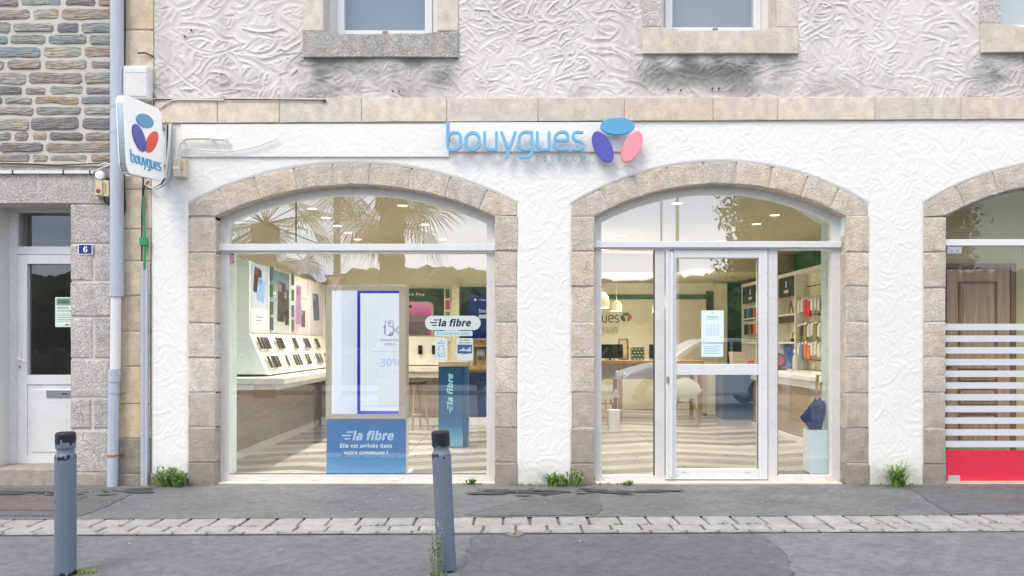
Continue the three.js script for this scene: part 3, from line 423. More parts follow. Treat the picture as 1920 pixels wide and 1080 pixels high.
// repairs in the asphalt, each its own tone
{
  const P = (name, list, y, mat, amp, seed) => structure(name, flat(ragged(list, amp, seed), y), mat);
  P('asphalt_patch', [[...gx(1420, 996)], [...gx(1475, 1035)], [...gx(1500, 1110)], [6, 3.4], [7, stripZ(7, 1) + 0.004]].map(([x, z]) => [x, Math.max(z, stripZ(x, 1) + 0.006)]), -0.018, A3, 0.05, 5);
  P('asphalt_patch', [gx(885, 1001), gx(1425, 997), gx(1475, 1035), gx(1500, 1110), gx(855, 1110), gx(870, 1050)], -0.014, A2, 0.03, 6);
  P('asphalt_patch', [gx(1020, 925), gx(1118, 914), gx(1130, 955), gx(1115, 966), gx(905, 968), gx(868, 965)], 0.004, A2, 0.04, 7);
  P('asphalt_patch', [gx(1700, 913), gx(2200, 913), gx(2200, 958), gx(1780, 964)], 0.004, A2, 0.03, 8);
  P('asphalt_patch', [gx(-300, 914), gx(268, 916), gx(200, 950), gx(150, 968), gx(-300, 968)], 0.004, asphalt([0.26, 0.255, 0.26]), 0.03, 9);
  P('asphalt_patch', [gx(-60, 931), gx(165, 931), gx(100, 958), gx(-60, 958)], 0.008, asphalt([0.28, 0.235, 0.22]), 0.015, 10);
  const blots = (n, x0, x1, y0, y1, seed) => { const r = rng(seed), l = []; for (let k = 0; k < n; k++) { const px = lerp(x0, x1, r()), py = lerp(y0, y1, (r() + r()) / 2), z = Zfloor(py), x = X(px, z), R = 0.02 + 0.1 * r() * r(), p = []; for (let q = 0; q < 14; q++) { const t = -q / 14 * 6.283, m = 0.55 + 0.6 * r(); p.push([x + Math.cos(t) * R * 1.9 * m, z + Math.sin(t) * R * 0.75 * m]); } l.push(flat(p, 0.008 + k * 0.00012)); } structure('tar_stain', mergeGeometries(l), A4); };
  blots(44, 895, 1120, 917, 932, 11); blots(12, 1120, 1270, 916, 930, 14); blots(34, -30, 225, 921, 932, 12); blots(12, 215, 275, 917, 930, 13);
}
// three rows of granite setts
{
  const strip = thing('sett_strip', 'pale granite sett strip running along the pavement edge', 'kerb'); const r = rng(71);
  const mats = [[0.33, 0.328, 0.34], [0.315, 0.313, 0.325], [0.345, 0.34, 0.35], [0.31, 0.3, 0.305]].map((c) => granite(c, 0.008));
  const rows = [[0, 0.535, 0.228, 0.022], [0.545, 0.885, 0.24, 0.006], [0.895, 1, 0.25, 0.002]];
  rows.forEach(([t0, t1, len, gap], k) => {
    let x = -5.6 + r() * 0.1; const top = -0.001 - k * 0.003;
    while (x < 5.6) {
      const L = len * (0.93 + 0.14 * r()), xa = x, xb = x + L - (0.015 + 0.01 * r()), j = () => (r() - 0.5) * 0.008;
      const pts = [[xa + j(), -stripZ(xa, t1) + 0.004 + j() * .6], [xb + j(), -stripZ(xb, t1) + 0.004 + j() * .6], [xb + j(), -stripZ(xb, t0) - 0.004 + j() * .6], [xa + j(), -stripZ(xa, t0) - 0.004 + j() * .6]];
      const g = stone(ccw(pts), -0.09, top + 0.004 * r(), r, { bevel: 0.007, jit: 0.004, bulge: 0.003, step: 0.09 });
      part(strip, 'sett', g.rotateX(-Math.PI / 2), mats[Math.floor(r() * 4)]);
      x += L;
    }
  });
}
// tufts of moss and grass in the joints
{
  const r = rng(88), bl = []; const mossy = (x, z, n, s) => { for (let i = 0; i < n; i++) { const a = r() * 6.28, g = new THREE.ConeGeometry(0.0035, 0.012 + r() * 0.012, 3).toNonIndexed(); g.rotateX((r() - 0.5) * 1.2).rotateZ((r() - 0.5) * 1.2).translate(x + Math.cos(a) * s * r(), 0.002, z + Math.sin(a) * s * r()); bl.push(g); } };
  for (let k = 0; k < 70; k++) { const x = -4.2 + r() * 8.4, z = lerp(stripZ(x, 0), stripZ(x, 0.54), r()); mossy(x, stripZ(x, r() < 0.5 ? 0.54 : 0.01), 8, 0.05); }
  const m = solo('joint_moss', mergeGeometries(bl), M.leafDark, 'tiny moss tufts growing in the joints of the sett strip', 'moss'); m.userData.kind = 'stuff';
}
// ---------------------------------------------------------------- bollards
function bollard(px, base, top, label, lean, seed, capDark, rad) {
  const z = Zfloor(base, -0.02), sc = FOCAL / (CAM_D - z), H = (base - top) / sc, R = rad / sc;
  const r = rng(seed), chips = []; for (let k = 0; k < 7; k++) chips.push([r(), r() * 0.85, 0.01 + r() * 0.028, 0.008 + r() * 0.02]);
  const tex = print(512, 1024, (c, w, h) => {
    c.fillStyle = '#677382'; c.fillRect(0, 0, w, h); for (let k = 0; k < 2600; k++) { c.fillStyle = `rgba(${r() < 0.5 ? '40,52,70' : '150,165,185'},${0.03 + r() * 0.06})`; c.fillRect(r() * w, r() * h, 2 + r() * 5, 3 + r() * 40); }
    const blob = (x, y, a, b) => { c.beginPath(); for (let i = 0; i <= 18; i++) { const t = i / 18 * 6.283, q = 0.7 + 0.6 * r(); c.lineTo(x + Math.cos(t) * a * q, y + Math.sin(t) * b * q); } c.fill(); };
    c.fillStyle = '#1c1d22'; for (const [u, v, a, b] of chips) blob(u * w, v * h, a * w * 0.7, b * h * 0.6);
    for (let k = 0; k < 26; k++) blob(r() * w, h - r() * r() * 60, 8 + r() * 26, 8 + r() * 16);
    for (let k = 0; k < 18; k++) blob(r() * w, h * 0.165 + r() * 22, 6 + r() * 22, 6 + r() * 14);
    for (let k = 0; k < 12; k++) blob(w * (0.3 + 0.1 * r()), h * (0.2 + 0.75 * r()), 3 + r() * 7, 3 + r() * 20);
    c.fillStyle = '#17181c'; c.fillRect(0, 0, w, h * (capDark ? 0.085 : 0.035)); for (let k = 0; k < 60; k++) blob(r() * w, h * (capDark ? 0.085 : 0.04) + (r() - 0.5) * 26, 10 + r() * 30, 6 + r() * (capDark ? 16 : 36));
    c.fillStyle = '#7b5a44'; for (let k = 0; k < 8; k++) blob(r() * w, h - r() * 26, 3 + r() * 5, 2 + r() * 5);
  });
  tex.wrapS = THREE.RepeatWrapping;
  const g = thing('bollard', label, 'bollard', [X(px, z), -0.03, z], 0);
  g.rotation.z = lean;
  const mat = std(0xffffff, 0.45, { map: tex, bumpMap: plasterBump, bumpScale: 0.001 }), h = H + 0.02, c = 0.118 * (H / 0.85);
  const prof = (p) => { const q = lathe(p, 40); return fitUVcyl(q, h); };
  part(g, 'post', prof([[R * 1.03, 0], [R * 1.02, h - c - 0.03], [R * 0.99, h - c - 0.02], [R * 0.9, h - c - 0.012], [R * 0.83, h - c - 0.004], [R * 0.83, h - c + 0.016]]), mat);
  part(g, 'cap', prof([[R * 0.83, h - c + 0.014], [R * 0.93, h - c + 0.022], [R * 0.98, h - c + 0.034], [R * 0.98, h - 0.016], [R * 0.94, h - 0.006], [R * 0.84, h - 0.001], [0.001, h]]), mat);
  return g;
}
function fitUVcyl(g, h) { const p = g.attributes.position, uv = g.attributes.uv; for (let i = 0; i < p.count; i++) uv.setY(i, p.getY(i) / h); return g; }
bollard(123, 1077, 813, 'grey bollard with chipped half black cap in front of the white house door', 0, 902, false, 18);
bollard(838, 1069, 810, 'leaning grey bollard with fully black cap in front of the left shop window', 0.047, 911, true, 17.4);

// ---------------------------------------------------------------- pipes, cables and boxes on the wall
{
  const Z = 0.1, x0 = X(216, Z), t = thing('downpipe', 'pale grey rainwater downpipe between stone house and shop', 'pipe', [x0, 0, Z]);
  const seg = (a, b, ya, yb, r) => bar([X(a, Z) - x0, Y(ya, Z), 0], [X(b, Z) - x0, Y(yb, Z), 0], r, 20);
  part(t, 'pipe', seg(219.5, 219, -330, 545, 0.062), M.zinc); part(t, 'pipe', seg(217.5, 216, 543, 702, 0.048), M.pvc); part(t, 'pipe', seg(214, 210.5, 700, 917, 0.05), M.zinc);
  part(t, 'sleeve', seg(218.8, 218.5, 532, 556, 0.066), M.zinc); part(t, 'sleeve', seg(214.6, 214, 692, 716, 0.056), M.zinc);
  for (const [p, y, r] of [[219, 199, 0.065], [219, 247, 0.065], [214, 734, 0.054], [211.5, 852, 0.054]]) part(t, 'bracket', [seg(p, p, y, y + 4, r), box(X(p, Z) - x0 - 0.08, X(p, Z) - x0 + 0.08, Y(y + 3, Z), Y(y + 1, Z), -0.09, -0.05)], y > 800 ? std([0.4, 0.16, 0.06], 0.8) : M.grey);
}
{
  const t = thing('conduit', 'flat grey metal cable conduit running up beside white render', 'conduit', [X(270, 0.05), 0, 0.03]); const x0 = X(270);
  part(t, 'channel', box(X(264.5) - x0, X(277) - x0, Y(911), Y(504), 0, 0.035, 0.006), M.zinc); part(t, 'edge_rib', box(X(269) - x0, X(272) - x0, Y(911), Y(504), 0.035, 0.039), M.grey);
}
{
  const t = thing('green_cable', 'green sheathed cable with clip rising from grey conduit', 'cable'); const gm = std([0.03, 0.27, 0.11], 0.5);
  part(t, 'sheath', tube([V(271, 506, 0.06), V(272, 455, 0.062), V(269.5, 410, 0.06), V(268.5, 368, 0.06)], 0.012), gm); part(t, 'clip', pbox(261, 275, 445, 460, 0.08, 0.04, 0.004), gm);
  part(t, 'black_core', [tube([V(266, 490, 0.05), V(266, 400, 0.05), V(268, 350, 0.05), V(269, 330, 0.08)], 0.007), tube([V(268.5, 370, 0.06), V(271, 350, 0.06), V(279, 340, 0.09)], 0.006)], M.black);
}
solo('black_cable', tube([V(233, -200, 0.035), V(233.5, 60, 0.035), V(232, 200, 0.035), V(231.5, 330, 0.035), V(234, 390, 0.035), V(231, 404, 0.03)], 0.011, 60), M.dark, 'black cable running down the sandy pier beside the downpipe', 'cable');
{
  const t = thing('meter_box', 'weathered white plastic meter box above the hanging sign', 'box', [X(254), Y(154), 0.03]); const o = [-X(254), -Y(154), -0.03];
  const m = std([0.74, 0.74, 0.72], 0.6, { map: dustMap });
  part(t, 'casing', pbox(229.5, 278, 122, 186.5, 0.13, 0.11, 0.022).translate(...o), m); part(t, 'lid', pbox(233, 275, 127, 181, 0.137, 0.02, 0.012).translate(...o), m); part(t, 'lid_ridge', pbox(234, 274, 133, 136, 0.14, 0.008, 0.003).translate(...o), m);
  part(t, 'cable_tail', bar(V(270, 186, 0.08), V(270, 200, 0.08), 0.007).translate(...o), M.grey);
}
{
  const t = thing('junction_box', 'cream junction box with cut label on fascia beside hanging sign', 'junction box', [X(336), Y(315), 0.02]); const o = [-X(336), -Y(315), -0.02], m = std([0.66, 0.6, 0.47], 0.55, { map: dustMap });
  part(t, 'casing', pbox(323.5, 347, 297, 332, 0.1, 0.1, 0.008).translate(...o), m); part(t, 'cover', pbox(324.5, 338, 298, 331, 0.116, 0.02, 0.005).translate(...o), m); part(t, 'label', pbox(323.8, 335, 312, 317, 0.119, 0.004).translate(...o), M.white); part(t, 'latch', pbox(339, 343, 304, 320, 0.104, 0.01, 0.002).translate(...o), M.oakPale);
}
// cables over the fascia
const cableWhite = std([0.74, 0.73, 0.7], 0.5);
solo('white_conduit_pipe', [tube([V(332, 298, 0.08), V(333, 282, 0.09), V(340, 266, 0.092), V(352, 260, 0.092), V(385, 259.5, 0.092), V(425, 262, 0.092)], 0.014, 50, 10)].concat([[341, 264], [396, 260], [423, 262]].map(([p, y]) => pbox(p - 1.2, p + 1.2, y - 4.5, y + 4, 0.109, 0.05))), cableWhite, 'thick white conduit pipe bending along the fascia, ending open', 'conduit');
solo('white_cable', tube([V(336, 298, 0.085), V(339, 284, 0.085), V(352, 278, 0.075), V(385, 282, 0.072), V(430, 284, 0.072), V(480, 275, 0.072), V(523, 259, 0.072)], 0.006, 70), cableWhite, 'thin white cable sagging in a curve across the fascia', 'cable');
solo('ledge_cable', [tube([V(287, 197, 0.055), V(289, 191, 0.06), V(296, 186.5, 0.06), V(420, 186, 0.062), V(608, 188, 0.062)], 0.006, 70), pbox(603, 611, 186.5, 189.5, 0.074, 0.02, 0.002)], M.dark, 'dark cable lying along the top of the string course, with white end', 'cable');
solo('grey_cable', tube([V(295, 205, 0.06), V(310, 195, 0.062), V(325, 187.5, 0.064), V(360, 187, 0.066), V(420, 187.5, 0.066)], 0.007, 50), cableWhite, 'short pale cable looping from hanging sign onto the string course', 'cable');
{ const t = thing('cable_bundle', 'bundle of wall cables dropping behind the hanging sign', 'cable'); const c = [[314, M.dark], [317.5, cableWhite], [320, cableWhite], [323, M.grey]];
  for (const [p, m] of c) part(t, 'cable', tube([V(p, 234, 0.05), V(p - 1, 290, 0.05), V(p - 2, 325, 0.055), V(p - 12, 345, 0.07), V(p - 30, 354, 0.08), V(270, 346, 0.07)], 0.007, 50), m);
  part(t, 'cable', tube([V(232, 325, 0.1), V(240, 330, 0.1), V(252, 328, 0.1)], 0.007, 20), cableWhite); part(t, 'cable', tube([V(320, 232, 0.06), V(316, 280, 0.08), V(310, 335, 0.08)], 0.013, 30), cableWhite); part(t, 'cable', tube([V(333, 332, 0.06), V(336, 345, 0.05), V(342, 372, 0.045)], 0.004, 20), cableWhite); }
{ // on the stone house: trunking, wire, alarm
  const t = thing('cable_trunking', 'white cable trunking strapped along the granite lintel', 'trunking', [X(80), Y(322), 0.05]); const o = [-X(80), -Y(322), -0.05];
  part(t, 'channel', pbox(-60, 175, 319.5, 325.5, 0.062, 0.03, 0.004).translate(...o), cableWhite); for (const p of [23, 118, 168]) part(t, 'strap', pbox(p - 1.2, p + 1.2, 319, 326.5, 0.066, 0.035).translate(...o), M.dark);
  part(t, 'loose_end', tube([V(174, 322, 0.06), V(190, 315, 0.09), V(207, 309, 0.14), V(196, 306, 0.12), V(183, 311, 0.07)], 0.007, 40).translate(...o), cableWhite);
}
solo('thin_wire', tube([V(-60, 306, 0.055), V(40, 307, 0.055), V(110, 309.5, 0.055), V(205, 305, 0.08)], 0.006, 50), M.dark, 'thin dark wire along the foot of the rubble wall above trunking', 'wire');
{
  const t = thing('alarm_box', 'yellowed alarm box with red spot and round white siren', 'alarm', [X(190), Y(352), 0.03]); const o = [-X(190), -Y(352), -0.03], m = std([0.68, 0.6, 0.36], 0.5, { map: dustMap });
  part(t, 'casing', pbox(178, 204, 338, 368, 0.1, 0.08, 0.006).translate(...o), m); part(t, 'cover', pbox(179, 191.5, 338.5, 366, 0.115, 0.02, 0.004).translate(...o), m); part(t, 'latch', pbox(193, 198, 343, 362, 0.105, 0.01, 0.002).translate(...o), M.oakPale);
  part(t, 'siren', lathe([[0.001, 0], [0.043, 0], [0.045, 0.008], [0.045, 0.05], [0.04, 0.06], [0.001, 0.062]], 24).rotateX(Math.PI / 2).translate(X(189, 0.08), Y(329, 0.08), 0.05).translate(...o), M.white); part(t, 'red_spot', new THREE.CylinderGeometry(0.021, 0.021, 0.004, 20).rotateX(Math.PI / 2).translate(X(184, 0.117), Y(358, 0.117), 0.117).translate(...o), std([0.25, 0.035, 0.06], 0.4));
  part(t, 'cable', tube([V(200, 334, 0.07), V(207, 340, 0.05), V(205, 372, 0.05), V(203, 383, 0.04), V(196, 376, 0.05), V(196, 367, 0.07)], 0.008, 50).translate(...o), M.dark);
}
{ // enamel number
  const t = thing('house_number_plate', 'blue enamel house number plate on the granite doorway', 'number plate', [X(164.5), Y(468.5), 0.036]), w = 0.07, h = 0.051;
  const p = print(256, 192, (c, W, H) => { c.fillStyle = '#eef0f4'; c.fillRect(0, 0, W, H); c.fillStyle = '#1c2670'; c.fillRect(12, 12, W - 24, H - 24); c.fillStyle = '#fff'; c.font = 'bold 150px serif'; c.textAlign = 'center'; c.textBaseline = 'middle'; c.fillText('6', W / 2, H / 2 + 2); });
  part(t, 'plate', fitUV(extrude(roundRect(-w, -h, w, h, 0.008), 0.008, 0.002), -w, -h, w, h), std(0xffffff, 0.2, { map: p }));
}
solo('iron_spike', tube([V(258, 100, 0.09), V(270, 99, 0.06), V(281, 103, 0.045), V(288, 106.5, 0.03)], 0.008, 20), std([0.1, 0.06, 0.045], 0.8), 'short rusty iron spike sticking out of the pier above meter box', 'spike');
// ---------------------------------------------------------------- lettering in the round
function fillet(pts, r, closed = false) { // polyline with rounded corners, sampled
  const o = [], n = pts.length;
  for (let i = 0; i < n; i++) {
    if (!closed && (i === 0 || i === n - 1)) { o.push(pts[i]); continue; }
    const p = pts[i], a = pts[(i - 1 + n) % n], b = pts[(i + 1) % n], la = Math.hypot(a[0] - p[0], a[1] - p[1]), lb = Math.hypot(b[0] - p[0], b[1] - p[1]), rr = Math.min(p[2] ?? r, la * 0.5, lb * 0.5);
    const s = [p[0] + (a[0] - p[0]) / la * rr, p[1] + (a[1] - p[1]) / la * rr], e = [p[0] + (b[0] - p[0]) / lb * rr, p[1] + (b[1] - p[1]) / lb * rr];
    for (let k = 0; k <= 10; k++) { const t = k / 10, u = 1 - t, c = 0.72; // between a conic and a curve close to a circle
      const q1 = [lerp(s[0], p[0], c * 0.77), lerp(s[1], p[1], c * 0.77)], q2 = [lerp(e[0], p[0], c * 0.77), lerp(e[1], p[1], c * 0.77)];
      o.push([u * u * u * s[0] + 3 * u * u * t * q1[0] + 3 * u * t * t * q2[0] + t * t * t * e[0], u * u * u * s[1] + 3 * u * u * t * q1[1] + 3 * u * t * t * q2[1] + t * t * t * e[1]]); }
  }
  return o;
}
function ribbon(line, hw, depth, closed) { // stroke of even width with round ends
  const P = line.filter((p, i) => !i || Math.hypot(p[0] - line[i - 1][0], p[1] - line[i - 1][1]) > 1e-4), n = P.length, L = [], R = [];
  for (let i = 0; i < n; i++) {
    const a = P[closed ? (i - 1 + n) % n : Math.max(0, i - 1)], b = P[closed ? (i + 1) % n : Math.min(n - 1, i + 1)], d = Math.hypot(b[0] - a[0], b[1] - a[1]) || 1, nx = -(b[1] - a[1]) / d, ny = (b[0] - a[0]) / d;
    L.push([P[i][0] + nx * hw, P[i][1] + ny * hw]); R.push([P[i][0] - nx * hw, P[i][1] - ny * hw]);
  }
  const mk = (pts) => pts.map((p) => new THREE.Vector2(p[0], p[1]));
  if (closed) { const area = (q) => q.reduce((s, p, i) => { const w = q[(i + 1) % q.length]; return s + p[0] * w[1] - q[(i + 1) % q.length][0] * p[1]; }, 0); const big = Math.abs(area(L)) > Math.abs(area(R)) ? L : R, sm = big === L ? R : L; const s = new THREE.Shape(mk(big)); s.holes.push(new THREE.Path(mk(sm))); return extrude(s, depth, depth * 0.12); }
  const cap = (c, from, to) => { let a0 = Math.atan2(from[1] - c[1], from[0] - c[0]), o = []; for (let k = 1; k < 8; k++) { const a = a0 - Math.PI * k / 8; o.push([c[0] + Math.cos(a) * hw, c[1] + Math.sin(a) * hw]); } return o; };
  return extrude(new THREE.Shape(mk([...L, ...cap(P[n - 1], L[n - 1]), ...R.reverse(), ...cap(P[0], [2 * P[0][0] - L[0][0], 2 * P[0][1] - L[0][1]])])), depth, depth * 0.12);
}
// strokes of the eight letters, in units of the sign (y downwards)
const GLYPHS = [
  ['b', [[[172, 140], [172, 358, 40], [278, 358, 58], [278, 217, 62], [205, 217, 40], [186, 240]]]],
  ['o', [[[321, 217, 62], [432, 217, 62], [432, 358, 62], [321, 358, 62]]], true],
  ['u', [[[475, 216], [475, 356, 60], [571, 356, 6], [571, 216]]]],
  ['y', [[[613, 216], [662, 342]], [[725, 216], [652, 422]]]],
  ['g', [[[846, 356], [757, 356, 58], [757, 213, 58], [860, 213, 6], [860, 420, 52], [768, 417]]]],
  ['u', [[[905, 216], [905, 356, 60], [1001, 356, 6], [1001, 216]]]],
  ['e', [[[1062, 281], [1155, 281, 8], [1155, 213, 62], [1049, 213, 62], [1049, 357, 62], [1152, 353]]]],
  ['s', [[[1270, 216], [1197, 211, 44], [1197, 280, 40], [1280, 292, 46], [1280, 356, 48], [1194, 354]]]],
];
function word(parent, at, scale, depth, mat) { // one part per letter; at(x, y) places the sign's units
  for (const [, lines, closed] of GLYPHS) part(parent, 'letter', lines.map((l, i) => ribbon(fillet(l.map(([x, y, r]) => { const p = at(x, y); return r === undefined ? p : [...p, r * scale]; }), 40 * scale, closed), 12.3 * scale, depth - i * 0.0012, closed)), mat);
}
const letterBlue = std([0.17, 0.44, 0.68], 0.4), cBlue = std([0.1, 0.37, 0.62], 0.35), cIndigo = std([0.085, 0.085, 0.42], 0.35), cPink = std([0.83, 0.29, 0.34], 0.35), cRed = std([0.85, 0.08, 0.045], 0.35);
function petal(parent, cx, cy, a, b, rot, depth, z, mat, name = 'petal') { const s = new THREE.Shape(); s.absellipse(0, 0, a, b, 0, Math.PI * 2); part(parent, name, wuv(extrude(s, depth, 0.004, 40).rotateZ(rot).translate(cx, cy, z)), mat); }
const font = await new FontLoader().loadAsync('fonts/droid/droid_sans_regular.typeface.json');
const ZS = 0.1;
{
  const c = [X(1000), Y(268), ZS], t = thing('shop_sign', 'blue raised letters with three coloured ovals on the fascia', 'sign', c), k = 1 / 4.364 * (CAM_D - ZS) / FOCAL;
  word(t, (x, y) => [X(800 + x / 4.364, ZS) - c[0], Y(200 + y / 4.364, ZS) - c[1]], k, 0.03, letterBlue);
  const P = (px, py) => [X(px, ZS) - c[0], Y(py, ZS) - c[1]], u = (CAM_D - ZS) / FOCAL;
  petal(t, ...P(1157, 238.2), 32.2 * u, 16 * u, 0, 0.035, 0.004, cBlue); petal(t, ...P(1129.6, 276.8), 31.5 * u, 16 * u, -1.08, 0.035, 0.004, cIndigo); petal(t, ...P(1183.8, 276.8), 31.5 * u, 16 * u, 1.08, 0.035, 0.004, cPink);
  [...'TELECOM'].forEach((ch, i) => { const g = new TextGeometry(ch, { font, size: 0.046, depth: 0.012, curveSegments: 5 }).toNonIndexed(); g.computeBoundingBox(); const w = g.boundingBox.max.x; g.translate(P([1008, 1021.5, 1035, 1048.5, 1062, 1077.5, 1091.5][i], 301)[0] - w / 2, P(0, 301)[1], -0.012); part(t, 'letter', g, std([0.1, 0.33, 0.42], 0.4)); });
  part(t, 'stand_off', [[1157, 238], [1130, 277], [1184, 277], [843, 260], [880, 283], [925, 283], [960, 285], [1000, 283], [1020, 283], [1050, 283], [1085, 283]].map(([a, b]) => new THREE.CylinderGeometry(0.006, 0.006, 0.06, 8).rotateX(Math.PI / 2).translate(...P(a, b), -0.025).toNonIndexed()), M.grey);
}
// projecting sign
{
  const zc = 0.475, xf = -3.405, hw = 0.375, hh = 0.345, th = 0.058, t = thing('hanging_sign', 'white projecting sign box with three ovals and blue lettering', 'sign', [xf - th / 2, 3.274, zc]);
  t.rotation.set(0.105, 0, 0);
  const face = roundRect(-hw, -hh, hw, hh, 0.085);
  // built facing +z, then turned so that its face looks along +x; the sign's right edge is at the wall
  const turn = (g) => g.rotateY(Math.PI / 2);
  part(t, 'chrome_band', turn(wuv(extrude(roundRect(-hw, -hh, hw, hh, 0.085), th, 0.003, 16).translate(0, 0, -th / 2))), std([0.78, 0.8, 0.85], 0.2, { metalness: 1 }));
  for (const s of [1, -1]) part(t, 'face', turn(wuv(extrude(roundRect(-hw + 0.004, -hh + 0.004, hw - 0.004, hh - 0.004, 0.083), 0.012, 0.004, 16).translate(0, 0, s > 0 ? th / 2 - 0.006 : -th / 2 - 0.006))), new THREE.MeshStandardMaterial({ color: rgb(0.85, 0.85, 0.84), roughness: 0.3, emissive: rgb(1, 1, 1), emissiveIntensity: 0.1 }));  // faint glow added to both faces to whiten them; the sign itself is unlit
  // px in the photograph -> place on the face
  const onFace = (px, py) => { const d = (xf) * FOCAL / (px - 961), z = CAM_D - d, y = CAM_H - (py - 643) * d / FOCAL; return [-(z - zc), y - 3.274 + (z - zc) * 0.105]; };
  const zf = th / 2 + 0.006, g = new THREE.Group(); g.name = 'emblem'; g.rotation.y = Math.PI / 2; t.add(g);
  const el = (a, b, c, d, mat) => { const s = new THREE.Shape(), n = 40, ctr = [(a[0] + b[0]) / 2, (a[1] + b[1]) / 2], A = [(b[0] - a[0]) / 2, (b[1] - a[1]) / 2], B = [(d[0] - c[0]) / 2, (d[1] - c[1]) / 2]; for (let k = 0; k < n; k++) { const q = k / n * 6.2832, p = [ctr[0] + A[0] * Math.cos(q) + B[0] * Math.sin(q), ctr[1] + A[1] * Math.cos(q) + B[1] * Math.sin(q)]; k ? s.lineTo(...p) : s.moveTo(...p); } part(g, 'oval', wuv(extrude(s, 0.012, 0.003).translate(0, 0, zf)), mat); };
  el(onFace(257, 218), onFace(285, 237), onFace(263, 237), onFace(278.5, 218), cBlue);
  el(onFace(251, 233), onFace(266, 284), onFace(248.5, 261), onFace(268.5, 256), cIndigo);
  el(onFace(289.5, 246.5), onFace(275.5, 286), onFace(272.5, 266), onFace(293, 267), cRed);
  const w = new THREE.Group(); w.name = 'lettering'; w.rotation.y = Math.PI / 2; t.add(w);
  const b0 = onFace(241, 301.5), b1 = onFace(298, 319.5), k = (b1[0] - b0[0]) / 1120, yb = b0[1] - 0.0, tilt = (b1[1] - b0[1]) / (b1[0] - b0[0]);
  for (const [, lines, closed] of GLYPHS) part(w, 'letter', lines.map((l, i) => ribbon(fillet(l.map(([x, y, r]) => { const xx = b0[0] + (x - 170) * k, p = [xx, yb + (xx - b0[0]) * tilt - (y - 355) * k * 0.92]; return r === undefined ? p : [...p, r * k]; }), 40 * k, closed), 12 * k, 0.011 - i * 0.001, closed).translate(0, 0, zf)), letterBlue);
  part(t, 'wall_arm', [box(-0.015, 0.015, -0.2, -0.17, -0.53, -hw + 0.02), box(-0.015, 0.015, 0.17, 0.2, -0.53, -hw + 0.02)], M.grey);
}

// ---------------------------------------------------------------- plants at the foot of the wall
function blade(r, L, w, lean, az, curl = 1) { const n = 4, v = [], ix = [], uv = []; for (let k = 0; k <= n; k++) { const t = k / n, a = lean * (t * 0.5 + curl * t * t * 0.8), y = L * t * Math.cos(a * 0.6), o = L * t * Math.sin(a), ww = w * (1 - t * t) * 0.5 + 0.0004; v.push(-ww, y, o, ww, y, o); uv.push(0, t, 1, t); if (k) { const b = (k - 1) * 2; ix.push(b, b + 1, b + 3, b, b + 3, b + 2); } } const g = new THREE.BufferGeometry(); g.setAttribute('position', new THREE.Float32BufferAttribute(v, 3)); g.setAttribute('uv', new THREE.Float32BufferAttribute(uv, 2)); g.setIndex(ix); g.computeVertexNormals(); g.rotateY(az); return g.toNonIndexed(); }
const greens = [[0.2, 0.35, 0.06], [0.14, 0.27, 0.05], [0.24, 0.37, 0.08], [0.27, 0.3, 0.09]].map((c) => new THREE.MeshPhysicalMaterial({ color: rgb(...c), roughness: 0.8, side: THREE.DoubleSide, transmission: 0.25, thickness: 0 }));
{
  const r = rng(404), g = thing('grass_tuft', 'large spiky green grass tuft at the foot of the white pier', 'grass tuft', [X(1682, 0.1), 0, 0.12]);
  for (let m = 0; m < 3; m++) { const l = []; for (let k = 0; k < 34; k++) l.push(blade(r, 0.12 + r() * 0.19, 0.012 + r() * 0.006, 0.3 + r() * 1.2, r() * 6.28).translate((r() - 0.5) * 0.09, 0, (r() - 0.5) * 0.07)); part(g, 'blades', l, greens[m]); }
}
function weed(name, label, px, z, W, H, n, seed, flowers) {
  const r = rng(seed), g = thing(name, label, name === 'daisy_clump' ? 'flowers' : 'weed', [X(px, z), 0, z]), st = [[], []], fl = [], hearts = [];
  for (let k = 0; k < n; k++) {
    const x = (r() - 0.5) * W, d = (r() - 0.5) * W * 0.5, h = H * (0.35 + 0.65 * r()) * (1 - 0.5 * Math.abs(x / W) * 2 * r()), tx = x + (r() - 0.5) * 0.09, tz = d + (r() - 0.5) * 0.08;
    st[0].push(bar([x * 0.7, 0, d * 0.7], [tx, h, tz], 0.0016, 4));
    for (let q = 0; q < 9; q++) { const t = 0.15 + 0.85 * r(); st[q % 2].push(blade(r, 0.022 + 0.03 * r(), 0.009 + 0.007 * r(), 0.8 + r() * 1.1, r() * 6.28, 0.5).translate(lerp(x * 0.7, tx, t), h * t, lerp(d * 0.7, tz, t))); }
    if (r() < flowers) { for (let q = 0; q < 8; q++) fl.push(blade(r, 0.012, 0.006, 1.4, q / 8 * 6.28, 0.2).translate(tx, h + 0.004, tz)); hearts.push(new THREE.SphereGeometry(0.0035, 6, 5).toNonIndexed().translate(tx, h + 0.006, tz)); }
  }
  part(g, 'leaves', st[0], greens[0]); part(g, 'leaves', st[1], greens[1]); if (fl.length) { part(g, 'petals', fl, std([0.85, 0.85, 0.82], 0.8, { side: THREE.DoubleSide })); part(g, 'flower_hearts', hearts, std([0.7, 0.5, 0.05], 0.8)); }
  return g;
}
weed('daisy_clump', 'bushy green clump of small white daisies beside the grey conduit', 319, 0.12, 0.3, 0.2, 75, 411, 0.45);
weed('daisy_clump', 'sparse white daisies at the left foot of the entrance arch', 1072, 0.1, 0.26, 0.17, 22, 412, 0.55);
